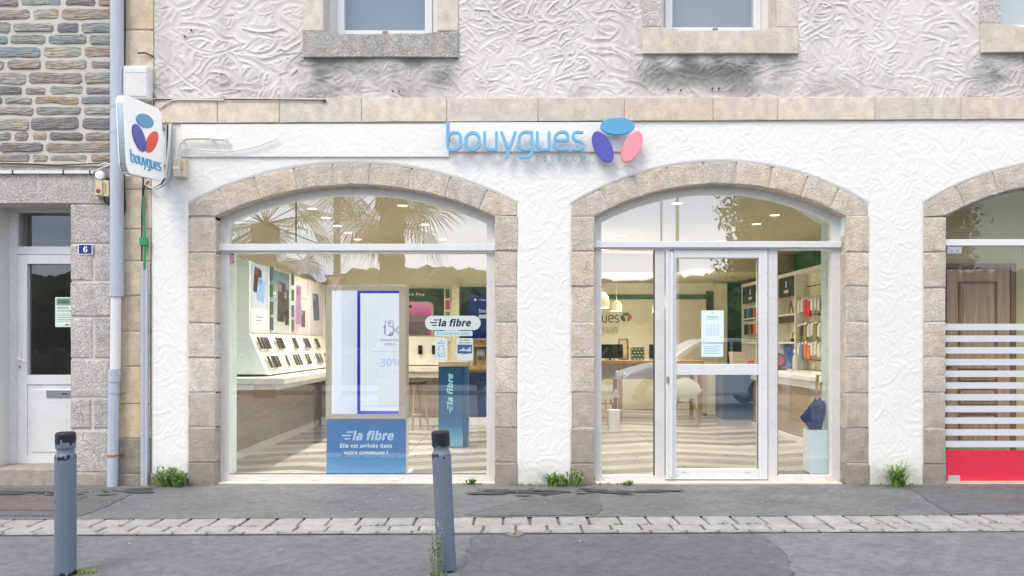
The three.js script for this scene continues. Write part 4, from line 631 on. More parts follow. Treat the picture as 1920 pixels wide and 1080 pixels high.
{ const r = rng(413), g = thing('leafy_weed', 'broad leaved weed at the foot of the pier between the arches', 'weed', [X(1036, 0.1), 0, 0.1]); for (let m = 0; m < 2; m++) { const l = []; for (let k = 0; k < 15; k++) l.push(blade(r, 0.1 + r() * 0.1, 0.026 + r() * 0.014, 0.5 + r() * 1.0, r() * 6.28).translate((r() - 0.5) * 0.08, 0, (r() - 0.5) * 0.05)); part(g, 'leaves', l, greens[m * 2]); } }
weed('small_weed', 'small green sprig on the left window sill beside bollard', 884, 0.03, 0.07, 0.07, 9, 414, 0);
weed('sill_weed', 'tiny weed at the left end of the entrance sill', 1178, 0.06, 0.08, 0.03, 7, 417, 0);
{ const r = rng(421), l = []; for (let k = 0; k < 260; k++) { const px = [290, 975, 1010, 1060, 1105, 1630, 1700, 880, 1150, 350][k % 10] + (r() - 0.5) * 46, x = X(px), z = (px > 409 && px < 930) || (px > 1115 && px < 1580) ? 0.004 : 0.04 + 0.03 * r(); l.push(blade(r, 0.015 + 0.04 * r() * r(), 0.004 + 0.004 * r(), 0.7 + r(), r() * 6.28).translate(x, 0, z)); } const m = solo('wall_foot_growth', mergeGeometries(l), std([0.17, 0.19, 0.07], 0.9, { side: THREE.DoubleSide }), 'sparse low growth and dry moss along the foot of the wall', 'moss'); m.userData.kind = 'stuff'; }
{ // wild plant growing up the leaning bollard
  const z = Zfloor(1075, -0.02) + 0.06, r = rng(415), g = thing('tall_weed', 'straggly tall weed growing against the leaning bollard', 'weed', [X(822, z), -0.02, z]), a = [], b = [];
  for (let k = 0; k < 7; k++) { const x = (r() - 0.5) * 0.06, H = 0.14 + 0.18 * r(), tx = x + (r() - 0.6) * 0.07; a.push(tube([[x, 0, 0], [lerp(x, tx, 0.4) + 0.01, H * 0.5, 0.01], [tx, H, 0.02]], 0.0018, 12, 4)); for (let q = 0; q < 13; q++) { const t = q / 13 + 0.05 * r(); a.push(blade(r, 0.02 + 0.025 * r(), 0.008, 0.9 + r(), r() * 6.28, 0.5).translate(lerp(x, tx, t), H * t, 0.02 * t)); } for (let q = 0; q < 5; q++) b.push(new THREE.SphereGeometry(0.004, 6, 5).toNonIndexed().translate(tx + (r() - 0.5) * 0.03, H - 0.03 + 0.04 * r(), 0.02 + (r() - 0.5) * 0.02)); }
  for (let k = 0; k < 40; k++) a.push(blade(r, 0.02 + 0.03 * r(), 0.008, 1 + r(), r() * 6.28).translate((r() - 0.5) * 0.12, 0, (r() - 0.5) * 0.06));
  part(g, 'leaves', a, std([0.22, 0.26, 0.14], 0.85, { side: THREE.DoubleSide })); part(g, 'buds', b, std([0.4, 0.38, 0.16], 0.8));
}
{ const z = Zfloor(1074, -0.02), r = rng(416), l = [], o = [X(148, z), -0.02, z]; for (let k = 0; k < 420; k++) { const q = r(), a = r() * 6.28; l.push(blade(r, 0.008 + 0.014 * r(), 0.006, 0.6 + r(), r() * 6.28).translate(Math.cos(a) * q * 0.13 - 0.05 + (q > 0.5 ? 0.03 : 0), 0, Math.sin(a) * q * 0.045)); } const m = solo('moss_patch', mergeGeometries(l), std([0.24, 0.34, 0.05], 0.9, { side: THREE.DoubleSide }), 'bright green moss at the base of the left bollard', 'moss'); m.position.set(...o); m.userData.kind = 'stuff'; }
// fallen leaves, litter, a surveyor's cap
{
  const leaf = (L, W) => { const s = new THREE.Shape(); s.moveTo(0, 0); s.bezierCurveTo(W, L * 0.3, W * 0.8, L * 0.8, 0, L); s.bezierCurveTo(-W * 0.8, L * 0.8, -W, L * 0.3, 0, 0); const g = new THREE.ShapeGeometry(s, 6).toNonIndexed(), p = g.attributes.position; for (let i = 0; i < p.count; i++) p.setZ(i, 0.25 * Math.abs(p.getX(i)) + 1.6 * (p.getY(i) - L / 2) ** 2); g.computeVertexNormals(); return g.rotateX(-Math.PI / 2); };
  const lm = std([0.42, 0.2, 0.1], 0.8, { side: THREE.DoubleSide });
  const put = (px, py, L, a, label, mat = lm) => { const z = Zfloor(py), m = solo('dead_leaf', leaf(L, L * 0.38), mat, label, 'leaf'); m.position.set(X(px, z), 0.006, z); m.rotation.y = a; };
  put(281, 916, 0.1, 1.2, 'large brown dead leaf between conduit and daisies'); put(271, 913, 0.06, -0.8, 'curled dead leaf against the foot of the conduit'); put(268, 1002, 0.05, 1.7, 'small orange leaf on the asphalt left of the sett strip', std([0.6, 0.28, 0.1], 0.8, { side: THREE.DoubleSide })); put(1794, 919, 0.06, 1.5, 'orange leaf in front of the red glass band', std([0.55, 0.3, 0.14], 0.8, { side: THREE.DoubleSide })); put(60, 875, 0.05, 1.4, 'brown leaf on the house doorstep');
  const z = Zfloor(1001, -0.01), c = thing('ground_stud', 'small round brass ground cap beside the sett strip', 'ground cap', [X(965, z), -0.012, z]); part(c, 'rim', new THREE.TorusGeometry(0.062, 0.006, 6, 32).rotateX(Math.PI / 2).toNonIndexed(), std([0.2, 0.16, 0.11], 0.6, { metalness: 0.5 })); part(c, 'lid', cyl(0.056, 0.056, 0.006, 28, 0, -0.004, 0), std([0.23, 0.19, 0.15], 0.7)); part(c, 'centre', cyl(0.012, 0.012, 0.004, 12, 0, 0.002, 0), M.dark);
  const r = rng(55), bits = []; for (let k = 0; k < 46; k++) { const z = 0.2 + r() * 3, x = (r() - 0.5) * 9, q = 0.002 + 0.007 * r() * r(); if (z > 1.35 && z < 2) continue; bits.push(box(-q - r() * 0.006, q, 0, 0.004, -0.005, 0.005).rotateY(r() * 3).translate(x, z < 1.4 ? 0.012 : -0.012, z)); } const m = solo('litter_specks', mergeGeometries(bits), std([0.55, 0.54, 0.5], 0.8), 'pale specks of grit and litter strewn over the asphalt', 'litter'); m.userData.kind = 'stuff';
}
// ---------------------------------------------------------------- inside the shop
const FL = 0.03, CEIL = 2.96, BZ = -5.25, DZ = -8.4;        // floor, ceiling, left rear wall, right rear wall
structure('shop_subfloor', box(-3.5, 5.2, -0.05, FL - 0.012, -8.7, -0.2), std([0.2, 0.18, 0.16], 0.9));
structure('shop_ceiling', [box(-3.5, 5.2, CEIL, CEIL + 0.2, -8.7, BACK), box(-0.6, 5.1, 2.64, 2.66, -8.5, -6.0), box(-0.6, 5.1, 2.66, CEIL, -6.02, -6.0)], M.ceiling);
structure('shop_wall_left', box(-3.5, -3.27, 0, CEIL, -8.7, BACK), M.inner);
structure('shop_wall_right', box(4.97, 5.2, 0, CEIL, -8.7, -1.15), M.green);
structure('shop_wall_rear', [box(-3.3, 0.0, 0, CEIL, BZ - 0.12, BZ), box(-0.12, 0.0, 0, CEIL, -8.6, BZ - 0.12), box(-0.12, 4.3, 0, CEIL, DZ - 0.15, DZ)], std([0.78, 0.73, 0.55], 0.9));
structure('green_wall_panel', [box(4.3, 5.0, 0, CEIL, DZ - 0.15, DZ + 0.02), box(0.02, 4.3, 2.3, 2.4, DZ, DZ + 0.03)], M.green);
structure('porch_wall', [box(X(1764), X(1764) + 0.1, 0, CEIL, -1.05, -0.58), box(X(1764), 7.6, 0, 3.2, -1.15, -1.0)], std([0.72, 0.64, 0.38], 0.9, { bumpMap: plasterBump, bumpScale: 0.004 }));
structure('porch_ceiling', box(X(1764), 7.6, 3.1, 3.2, -1.0, BACK + 0.02), M.white);
structure('porch_floor', box(X(1764), 7.6, -0.05, 0.02, -1.0, BACK), M.offwhite);
{ // wooden door inside the porch
  const z = -0.93, d = thing('wooden_door', 'brown panelled wooden door behind the red banded glass porch', 'door', [X(1839, z), 0, z]); const o = [-X(1839, z), 0, -z], b = (x0, x1, y0, y1, zf, dd, r = 0.006) => pbox(x0, x1, y0, y1, z + zf, dd, r).translate(...o);
  part(d, 'frame', [b(1752, 1774, 494, 865, 0, 0.07), b(1896, 1906, 494, 865, 0, 0.07), b(1774, 1896, 494, 503, 0, 0.07)], M.doorWoodDark);
  part(d, 'leaf', [b(1775, 1895, 504, 865, -0.02, 0.04)], M.doorWood);
  for (const [y0, y1] of [[527, 660], [690, 716], [726, 760], [774, 836]]) { part(d, 'moulding', [b(1798, 1802, y0, y1, -0.006, 0.016), b(1867, 1871, y0, y1, -0.006, 0.016), b(1802, 1867, y0, y0 + 4, -0.006, 0.016), b(1802, 1867, y1 - 4, y1, -0.006, 0.016)], M.doorWoodDark); part(d, 'panel', b(1806, 1863, y0 + 7, y1 - 7, -0.01, 0.015, 0.008), M.doorWood); }
  part(d, 'handle', [b(1779, 1786, 683, 714, -0.014, 0.01, 0.002), b(1780, 1800, 686, 689, 0.03, 0.012, 0.004), b(1781, 1785, 686, 689, 0.03, 0.05, 0.002)], M.steel);
}
{ // floor of wooden chevrons, each strip a piece
  const fl = structure('shop_floor', box(-3.27, 4.97, FL - 0.011, FL - 0.006, -8.5, -0.2), std([0.14, 0.12, 0.1], 0.9)), r = rng(808);
  const tones = [[0.78, 0.75, 0.7], [0.58, 0.555, 0.52], [0.3, 0.285, 0.27], [0.66, 0.635, 0.59], [0.4, 0.38, 0.36]].map((c) => std(c, 0.32, { map: woodMapH }));
  const W = 1.06, P = 0.285, sl = 0.36; // column width, strip depth, rise across the column
  const g = 0.0035, piece = (pts) => { const s = new THREE.Shape(); pts.forEach(([x, z], i) => (i ? s.lineTo(x, -z) : s.moveTo(x, -z))); return wuv(extrude(s, 0.012, 0.0015).rotateX(-Math.PI / 2)); };
  const out = (up) => { const q = up ? -sl : sl; return [[g, -g], [W - g, -g + q], [W - g, -P + g + q], [g, -P + g]]; }, geos = [piece(out(true)), piece(out(false))];
  const clip = (pts, lim) => { const o = []; pts.forEach((p, i) => { const q = pts[(i + 1) % pts.length], a = p[1] <= lim, b = q[1] <= lim; if (a) o.push(p); if (a !== b) { const t = (lim - p[1]) / (q[1] - p[1]); o.push([lerp(p[0], q[0], t), lim]); } }); return o; };
  for (let c = 0; c < 8; c++) for (let k = -3; k < 30; k++) {
    const x = -3.4 + c * W, z = -0.05 - k * P + (c % 2 ? -sl : 0); if (z < -8.2 || x > 4.6 || (x < -0.4 && z < -5.6)) continue;
    const o = out(!(c % 2)), top = Math.max(...o.map((p) => p[1])) + z; let geo = geos[c % 2];
    if (top > -0.21) { const q = clip(o, -0.21 - z); if (q.length < 3 || Math.max(...q.map((p) => p[1])) - Math.min(...q.map((p) => p[1])) < 0.02) continue; geo = piece(q); }
    part(fl, 'floor_strip', geo, tones[[0, 2, 3, 4, 1, 2, 0, 1][((k % 8) + 8) % 8]]).position.set(x, FL - 0.012, z);
  }
}
// ceiling lights: a glowing disc and a lamp each
const warm = rgb(1, 0.93, 0.79), glow = new THREE.MeshStandardMaterial({ color: 0x222222, emissive: rgb(1, 0.86, 0.62), emissiveIntensity: 2.2 }), trimMat = std([0.7, 0.68, 0.6], 0.5);
const spots = [[-2.33, -1.35], [-2.33, -2.0], [-2.33, -2.65], [-2.33, -3.3], [-2.33, -4.0], [-1.25, -1.15], [-1.15, -2.55], [-1.05, -4.0], [1.84, -1.0], [3.2, -1.8], [3.2, -2.5], [3.2, -4.2], [1.6, -3.6], [3.3, -5.6]];
spots.forEach(([x, z], i) => {
  const t = thing('ceiling_spotlight', i < 5 ? `glowing ceiling spotlight, ${ORD[i]} from the glass in the leftmost row` : i < 8 ? `glowing ceiling spotlight right of the totem, ${ORD[i - 5]} from the glass` : `glowing ceiling spotlight behind the entrance arch, ${ORD[i - 8]} of that group from the glass`, 'ceiling light', [x, CEIL, z], 0, 'recessed ceiling spotlights of the shop');
  part(t, 'trim', new THREE.TorusGeometry(0.062, 0.008, 6, 24).rotateX(Math.PI / 2).toNonIndexed(), trimMat); part(t, 'lamp', cyl(0.056, 0.056, 0.01, 24, 0, -0.008, 0), glow);
  const l = new THREE.SpotLight(warm, 7, 0, 1.15, 0.6); l.position.set(0, -0.02, 0); l.target.position.set(0, -2, 0); l.castShadow = true; l.shadow.radius = 2.5; t.add(l, l.target);
});
{ const t = thing('ceiling_spotlight', 'spotlight in the lowered ceiling above the desk', 'ceiling light', [X(1189, -7), 2.64, -7]); part(t, 'trim', new THREE.TorusGeometry(0.062, 0.008, 6, 24).rotateX(Math.PI / 2).toNonIndexed(), trimMat); part(t, 'lamp', cyl(0.056, 0.056, 0.01, 24, 0, -0.008, 0), glow); const l = new THREE.SpotLight(warm, 7, 0, 1.15, 0.6); l.position.set(0, -0.02, 0); l.target.position.set(0, -2, 0); l.castShadow = true; t.add(l, l.target); }

const at = (px, py, z) => [X(px, z), Y(py, z), z];
// prints
const pPhone = (bg0, bg1, draw) => print(256, 512, (c, w, h) => { const g = c.createLinearGradient(0, 0, 0, h); g.addColorStop(0, bg0); g.addColorStop(1, bg1); c.fillStyle = g; c.fillRect(0, 0, w, h); draw(c, w, h); });
const phoneDraw = (c, x, y, w, h, a, col, col2) => { c.save(); c.translate(x, y); c.rotate(a); c.fillStyle = col; c.beginPath(); c.roundRect(-w / 2, -h / 2, w, h, w * 0.16); c.fill(); c.fillStyle = col2; c.beginPath(); c.roundRect(-w / 2 + w * 0.08, -h / 2 + h * 0.05, w * 0.4, h * 0.2, 6); c.fill(); c.restore(); };
const posterArt = [
  pPhone('#9fb1ca', '#c3c6d4', (c, w, h) => { phoneDraw(c, 100, 120, 120, 190, 0.12, '#3c2024', '#6b4347'); phoneDraw(c, 160, 190, 130, 180, 0.2, '#7fa3cf', '#557cab'); c.fillStyle = '#ecebe6'; c.fillRect(0, 330, w, h - 330); c.fillStyle = '#777'; c.font = 'bold 18px sans-serif'; c.textAlign = 'center'; for (let i = 0; i < 4; i++) c.fillRect(60 + (i % 2) * 14, 390 + i * 26, 136 - (i % 2) * 28, i < 2 ? 9 : 5); }),
  pPhone('#4f6672', '#b9bdb8', (c, w, h) => { phoneDraw(c, 160, 250, 90, 330, 0.05, '#352733', '#7c6c79'); phoneDraw(c, 228, 290, 60, 300, -0.04, '#2e222d', '#8b7d88'); c.fillStyle = '#dfe6e6'; c.font = 'bold 34px sans-serif'; c.fillText('Find', 24, 200); c.font = '15px sans-serif'; c.fillText('seulement', 24, 222); }),
  pPhone('#e7d6d6', '#e1c9cb', (c, w, h) => { c.fillStyle = 'rgba(150,100,150,.35)'; c.beginPath(); c.ellipse(80, 360, 90, 160, 0.3, 0, 7); c.fill(); phoneDraw(c, 120, 250, 74, 350, 0.03, '#9d7aa0', '#7e5f84'); phoneDraw(c, 190, 370, 60, 150, 0.02, '#5d5560', '#978a9c'); c.fillStyle = '#84706f'; c.font = 'bold 22px sans-serif'; c.fillText('S22 Ultra', 150, 190); c.font = '12px sans-serif'; c.fillText('5G', 20, 50); }),
  pPhone('#ded6da', '#cfc6d2', (c) => { phoneDraw(c, 130, 240, 100, 260, -0.1, '#54607a', '#8795b3'); }),
];
{ // wall display on the left: end panel, sloped tray, header, posters; table with wood front
  const z0 = -1.42, z1 = -5.1, xb = -3.24, t = thing('phone_display_unit', 'white wall display with sloped phone tray along left wall', 'display unit', [xb, 0, z0]);
  const prof = new THREE.Shape(); [[0, 1.027], [0.37, 1.027], [0.165, 1.507], [0.165, 2.36], [0, 2.36]].forEach(([x, y], i) => (i ? prof.lineTo(x, y) : prof.moveTo(x, y)));
  part(t, 'end_panel', wuv(extrude(prof, 0.03, 0.003)).translate(0, 0, -0.01), std([0.74, 0.84, 0.9], 0.5));
  const body = new THREE.Shape(); [[0, 1.03], [0.36, 1.03], [0.155, 1.5], [0.155, 2.35], [0, 2.35]].forEach(([x, y], i) => (i ? body.lineTo(x, y) : body.moveTo(x, y)));
  part(t, 'body', wuv(extrude(body, z0 - z1).translate(0, 0, z1 - z0)), M.offwhite);
  part(t, 'tray_lip', box(0.35, 0.385, 1.02, 1.045, z1 - z0, 0.0, 0.003), M.offwhite);
  let z = -0.05; for (let i = 0; i < 6; i++) { const len = i ? 0.92 : 0.58, g = new THREE.PlaneGeometry(len, 0.82).rotateY(Math.PI / 2).translate(0.162, 1.93, z - len / 2).toNonIndexed(); part(t, 'poster', g, std(0xffffff, 0.5, { map: posterArt[i % 4] })); z -= len + 0.035; part(t, 'divider', box(0.155, 0.185, 1.51, 2.35, z + 0.006, z + 0.03), M.white); }
  const sm = [[0.03, 0.07, 0.13], [0.05, 0.11, 0.05], [0.03, 0.09, 0.07]].map((c) => std(c, 0.25)); let k = 0;
  for (const zz of [-0.72, -1.66]) for (const yy of [2.2, 1.98, 1.76, 1.56]) part(t, 'case_sample', box(0.17, 0.186, yy, yy + 0.16, zz - 0.1, zz + 0.02, 0.004), sm[k++ % 3]);
  const tb = thing('wall_table', 'long white counter with brown wood panelled front along left wall', 'counter', [-3.24, 0, -1.04]);
  const o = [3.24, 0, 1.04]; part(tb, 'top', box(-3.26, -2.56, 0.93, 1.0, -5.1, -1.04, 0.004).translate(...o), M.white); part(tb, 'apron', box(-3.26, -2.64, 0.865, 0.928, -5.1, -1.1, 0.004).translate(...o), M.white); part(tb, 'front_panel', box(-3.28, -3.22, 0.12, 0.865, -5.2, -0.7).translate(...o), M.lam); part(tb, 'skirting', box(-3.28, -3.205, FL, 0.13, -5.2, -0.65, 0.003).translate(...o), M.white);
}
{ // phones lying on the sloped tray
  const r = rng(909);
  const bodies = [[0.015, 0.017, 0.02], [0.02, 0.05, 0.035], [0.12, 0.03, 0.05], [0.1, 0.16, 0.26], [0.05, 0.04, 0.06]].map((c) => std(c, 0.25));
  const body = box(-0.037, 0.037, -0.078, 0.078, 0.03, 0.039, 0.004), scr = box(-0.034, 0.034, -0.074, 0.074, 0.0385, 0.0396), holder = box(-0.02, 0.02, -0.05, 0.02, -0.002, 0.03, 0.003), tag_ = box(0.045, 0.075, -0.09, -0.03, 0, 0.012, 0.002);
  const d = new THREE.Vector3(0.205, -0.48, 0).normalize(), n = new THREE.Vector3(0.48, 0.205, 0).normalize();
  let i = 0;
  for (const [t, zs] of [[0.26, [-1.55, -1.67, -1.78, -1.88, -2.25, -2.36, -2.46, -3.0, -3.1, -3.55, -3.65, -3.76, -4.2, -4.3]], [0.73, [-1.62, -1.76, -1.86, -1.97, -2.35, -2.7, -2.82, -2.94, -3.3, -3.42, -3.85, -3.96, -4.1, -4.4]]]) for (const [q, z] of zs.entries()) {
    const g = new THREE.Group(); g.name = numbered('phone'); tag(g, `smartphone on a stand, ${ORD[q]} from the street in the ${t < 0.5 ? 'upper' : 'lower'} row of the sloped tray`, 'phone', t < 0.5 ? 'phones in the upper tray row' : 'phones in the lower tray row');
    part(g, 'body', body, bodies[i % 7 === 3 ? 3 : Math.floor(r() * 5)]); part(g, 'screen', scr, M.screenGlass); part(g, 'holder', holder, M.white); part(g, 'price_card', tag_, M.white);
    const m = new THREE.Matrix4().makeBasis(new THREE.Vector3(0, 0, -1), d.clone().negate(), n); g.quaternion.setFromRotationMatrix(m); g.position.set(-3.24 + 0.155 + 0.205 * t, 1.5 - 0.48 * t + 0.005, z); scene.add(g); i++;
  }
}
// the advertising totem in the window
const fibreMark = (c, x, y, s, col, rot = 0) => { // italic lettering with three speed lines
  c.save(); c.translate(x, y); c.rotate(rot); c.scale(s, s); c.transform(1, 0, -0.2, 1, 0, 0); c.fillStyle = col; c.font = '600 100px sans-serif'; c.textBaseline = 'alphabetic';
  c.lineWidth = 5; c.strokeStyle = col; c.lineJoin = 'round'; c.fillText('la fibre', 0, 0); c.strokeText('la fibre', 0, 0);
  for (const [a, b, yy] of [[-58, 0, -72], [-92, -14, -44], [-62, -14, -16]]) { c.beginPath(); c.roundRect(a, yy, b - a, 13, 6); c.fill(); } c.restore();
};
const hexes = (c, w, h, y0, col) => { c.strokeStyle = col; const s = 16; for (let j = 0; j < 40; j++) { const y = h - j * s * 0.87; if (y < y0) break; c.globalAlpha = Math.min(0.95, 0.15 + (y - y0) / (h - y0)); c.lineWidth = 3; for (let i = -1; i < w / s + 1; i++) { c.beginPath(); const cx = i * s + (j % 2) * s / 2; for (let k = 0; k <= 6; k++) { const a = k / 6 * 6.283 + 0.52; c.lineTo(cx + Math.cos(a) * s * 0.46, y + Math.sin(a) * s * 0.46); } c.stroke(); } } c.globalAlpha = 1; };
{
  const z = -0.36, t = thing('advertising_totem', 'tall beige digital display totem with blue base in left window', 'display totem', [X(687, z), FL, z - 0.1]), o = [-X(687, z), -FL, -z + 0.1];
  part(t, 'column', pbox(620, 762, 541, 889, z - 0.03, 0.17, 0.006).translate(...o), std([0.76, 0.8, 0.8], 0.4));
  part(t, 'bezel', pbox(610, 762, 534, 787, z, 0.2, 0.014).translate(...o), std([0.6, 0.52, 0.41], 0.5));
  const sp = print(512, 940, (c, w, h) => {
    const g = c.createLinearGradient(0, 0, w, 0); g.addColorStop(0, '#f2f6ff'); g.addColorStop(0.3, '#e4eafc'); g.addColorStop(0.38, '#dfe5fb'); g.addColorStop(1, '#eef3ff'); c.fillStyle = g; c.fillRect(0, 0, w, h);
    c.fillStyle = '#2626bb'; c.fillRect(194, 0, w - 194, 20); c.fillRect(194, 0, 24, h); c.fillStyle = '#5560e0'; c.fillRect(218, h - 22, w - 218, 22); const g2 = c.createLinearGradient(218, 0, w, 0); g2.addColorStop(0, 'rgba(38,38,187,.9)'); g2.addColorStop(1, 'rgba(120,140,240,.2)'); c.fillStyle = g2; c.fillRect(194, h - 22, w - 194, 22); c.fillStyle = '#eef3ff'; c.fillRect(218, 20, w - 218, h - 42);
    c.strokeStyle = '#2f559a'; c.lineWidth = 4; c.beginPath(); c.roundRect(408, 232, 60, 108, 8); c.stroke(); c.beginPath(); c.moveTo(426, 244); c.lineTo(450, 244); c.moveTo(402, 270); c.lineTo(402, 330); c.moveTo(394, 282); c.lineTo(402, 268); c.lineTo(410, 282); c.stroke();
    c.lineWidth = 11; c.strokeStyle = '#2f559a'; c.beginPath(); c.moveTo(452, 268); c.lineTo(520, 336); c.moveTo(456, 330); c.lineTo(520, 266); c.stroke(); c.lineWidth = 5; c.strokeStyle = '#eef3ff'; c.beginPath(); c.moveTo(452, 268); c.lineTo(520, 336); c.moveTo(456, 330); c.lineTo(520, 266); c.stroke(); c.strokeStyle = '#2f559a'; c.lineWidth = 4; c.beginPath(); c.arc(446, 262, 13, 0.9, 5.4); c.stroke(); c.fillStyle = '#2f559a'; c.beginPath(); c.ellipse(450, 332, 15, 10, -0.8, 0, 7); c.stroke(); c.beginPath(); c.ellipse(448, 334, 6, 4, -0.8, 0, 7); c.fill();
    c.font = '23px sans-serif'; c.fillStyle = '#3b5fa3'; c.fillText('REPARATION', 372, 386); c.fillText('EXPRESS', 402, 418); c.fillStyle = '#b8c2d8'; c.fillRect(305, 462, w, 3);
    c.fillStyle = '#c5d4f8'; c.font = 'bold 86px sans-serif'; c.fillText('-30%', 338, 580); c.fillStyle = '#dbe3f3'; c.font = '20px sans-serif'; c.fillText('pour tous les clients', 330, 630); c.fillText('bouygues Telecom', 334, 660); c.fillStyle = '#d3d9ea'; for (let i = 0; i < 2; i++) c.fillRect(236, h - 66 + i * 9, 270, 3);
  });
  const scz = z + 0.003, sm = new THREE.MeshStandardMaterial({ color: 0x050505, roughness: 0.3, emissive: 0xffffff, emissiveMap: sp, emissiveIntensity: 0.68 });
  part(t, 'screen', fitUV(pbox(622, 748, 545, 776, scz, 0.006), X(622, scz), Y(776, scz), X(748, scz), Y(545, scz)).translate(...o), sm);
  const bp = print(512, 352, (c, w, h) => { const g = c.createLinearGradient(0, 0, 0, h); g.addColorStop(0, '#0070b4'); g.addColorStop(0.55, '#0079c0'); g.addColorStop(1, '#359edd'); c.fillStyle = g; c.fillRect(0, 0, w, h); hexes(c, w, h, h * 0.62, '#8fc4ea'); fibreMark(c, 165, 128, 0.78, '#bfe0f8'); c.fillStyle = '#fff'; c.font = 'bold 35px sans-serif'; c.textAlign = 'center'; c.fillText('Elle est arrivée dans', w / 2, 178); c.fillText('votre commune !', w / 2, 222); });
  const bz = z + 0.012; part(t, 'base_panel', fitUV(pbox(612, 760, 788, 890, bz, 0.1, 0.004), X(612, bz), Y(890, bz), X(760, bz), Y(788, bz)).translate(...o), std(0xffffff, 0.4, { map: bp }));
  part(t, 'foot', pbox(618, 770, 886, 891, z - 0.02, 0.22, 0.003).translate(...o), M.white);
  const l = new THREE.RectAreaLight(rgb(0.92, 0.95, 1), 0.4, 0.68, 1.25); l.position.set(0, (Y(545, z) + Y(776, z)) / 2 - FL, 0.12); l.lookAt(X(687, z), Y(660, z), 5); l.rotation.set(0, Math.PI, 0); t.add(l);
}
{ // the narrow blue display pillar
  const z = -2.45, t = thing('blue_display_pillar', 'narrow blue display pillar with vertical lettering and wooden top', 'display pillar', [X(848, z), FL, z - 0.15]), o = [-X(848, z), -FL, -z + 0.15];
  const p = print(256, 710, (c, w, h) => { const g = c.createLinearGradient(0, 0, 0, h); g.addColorStop(0, '#0d4675'); g.addColorStop(0.6, '#105c98'); g.addColorStop(1, '#3f93c8'); c.fillStyle = g; c.fillRect(0, 0, w, h); hexes(c, w, h, h * 0.76, '#9fd0ea'); fibreMark(c, 150, 340, 0.8, '#9fdcf0', -Math.PI / 2); });
  part(t, 'body', fitUV(pbox(822, 868, 688, 838, z, 0.36, 0.004), X(822, z), Y(838, z), X(868, z), Y(688, z)).translate(...o), std(0xffffff, 0.45, { map: p }));
  part(t, 'side_panel', pbox(868.2, 877, 688, 838, z - 0.01, 0.34, 0.003).translate(...o), std([0.015, 0.1, 0.24], 0.45)); part(t, 'top', pbox(821, 879, 678, 687.5, z + 0.01, 0.4, 0.004).translate(...o), M.oakPale);
}
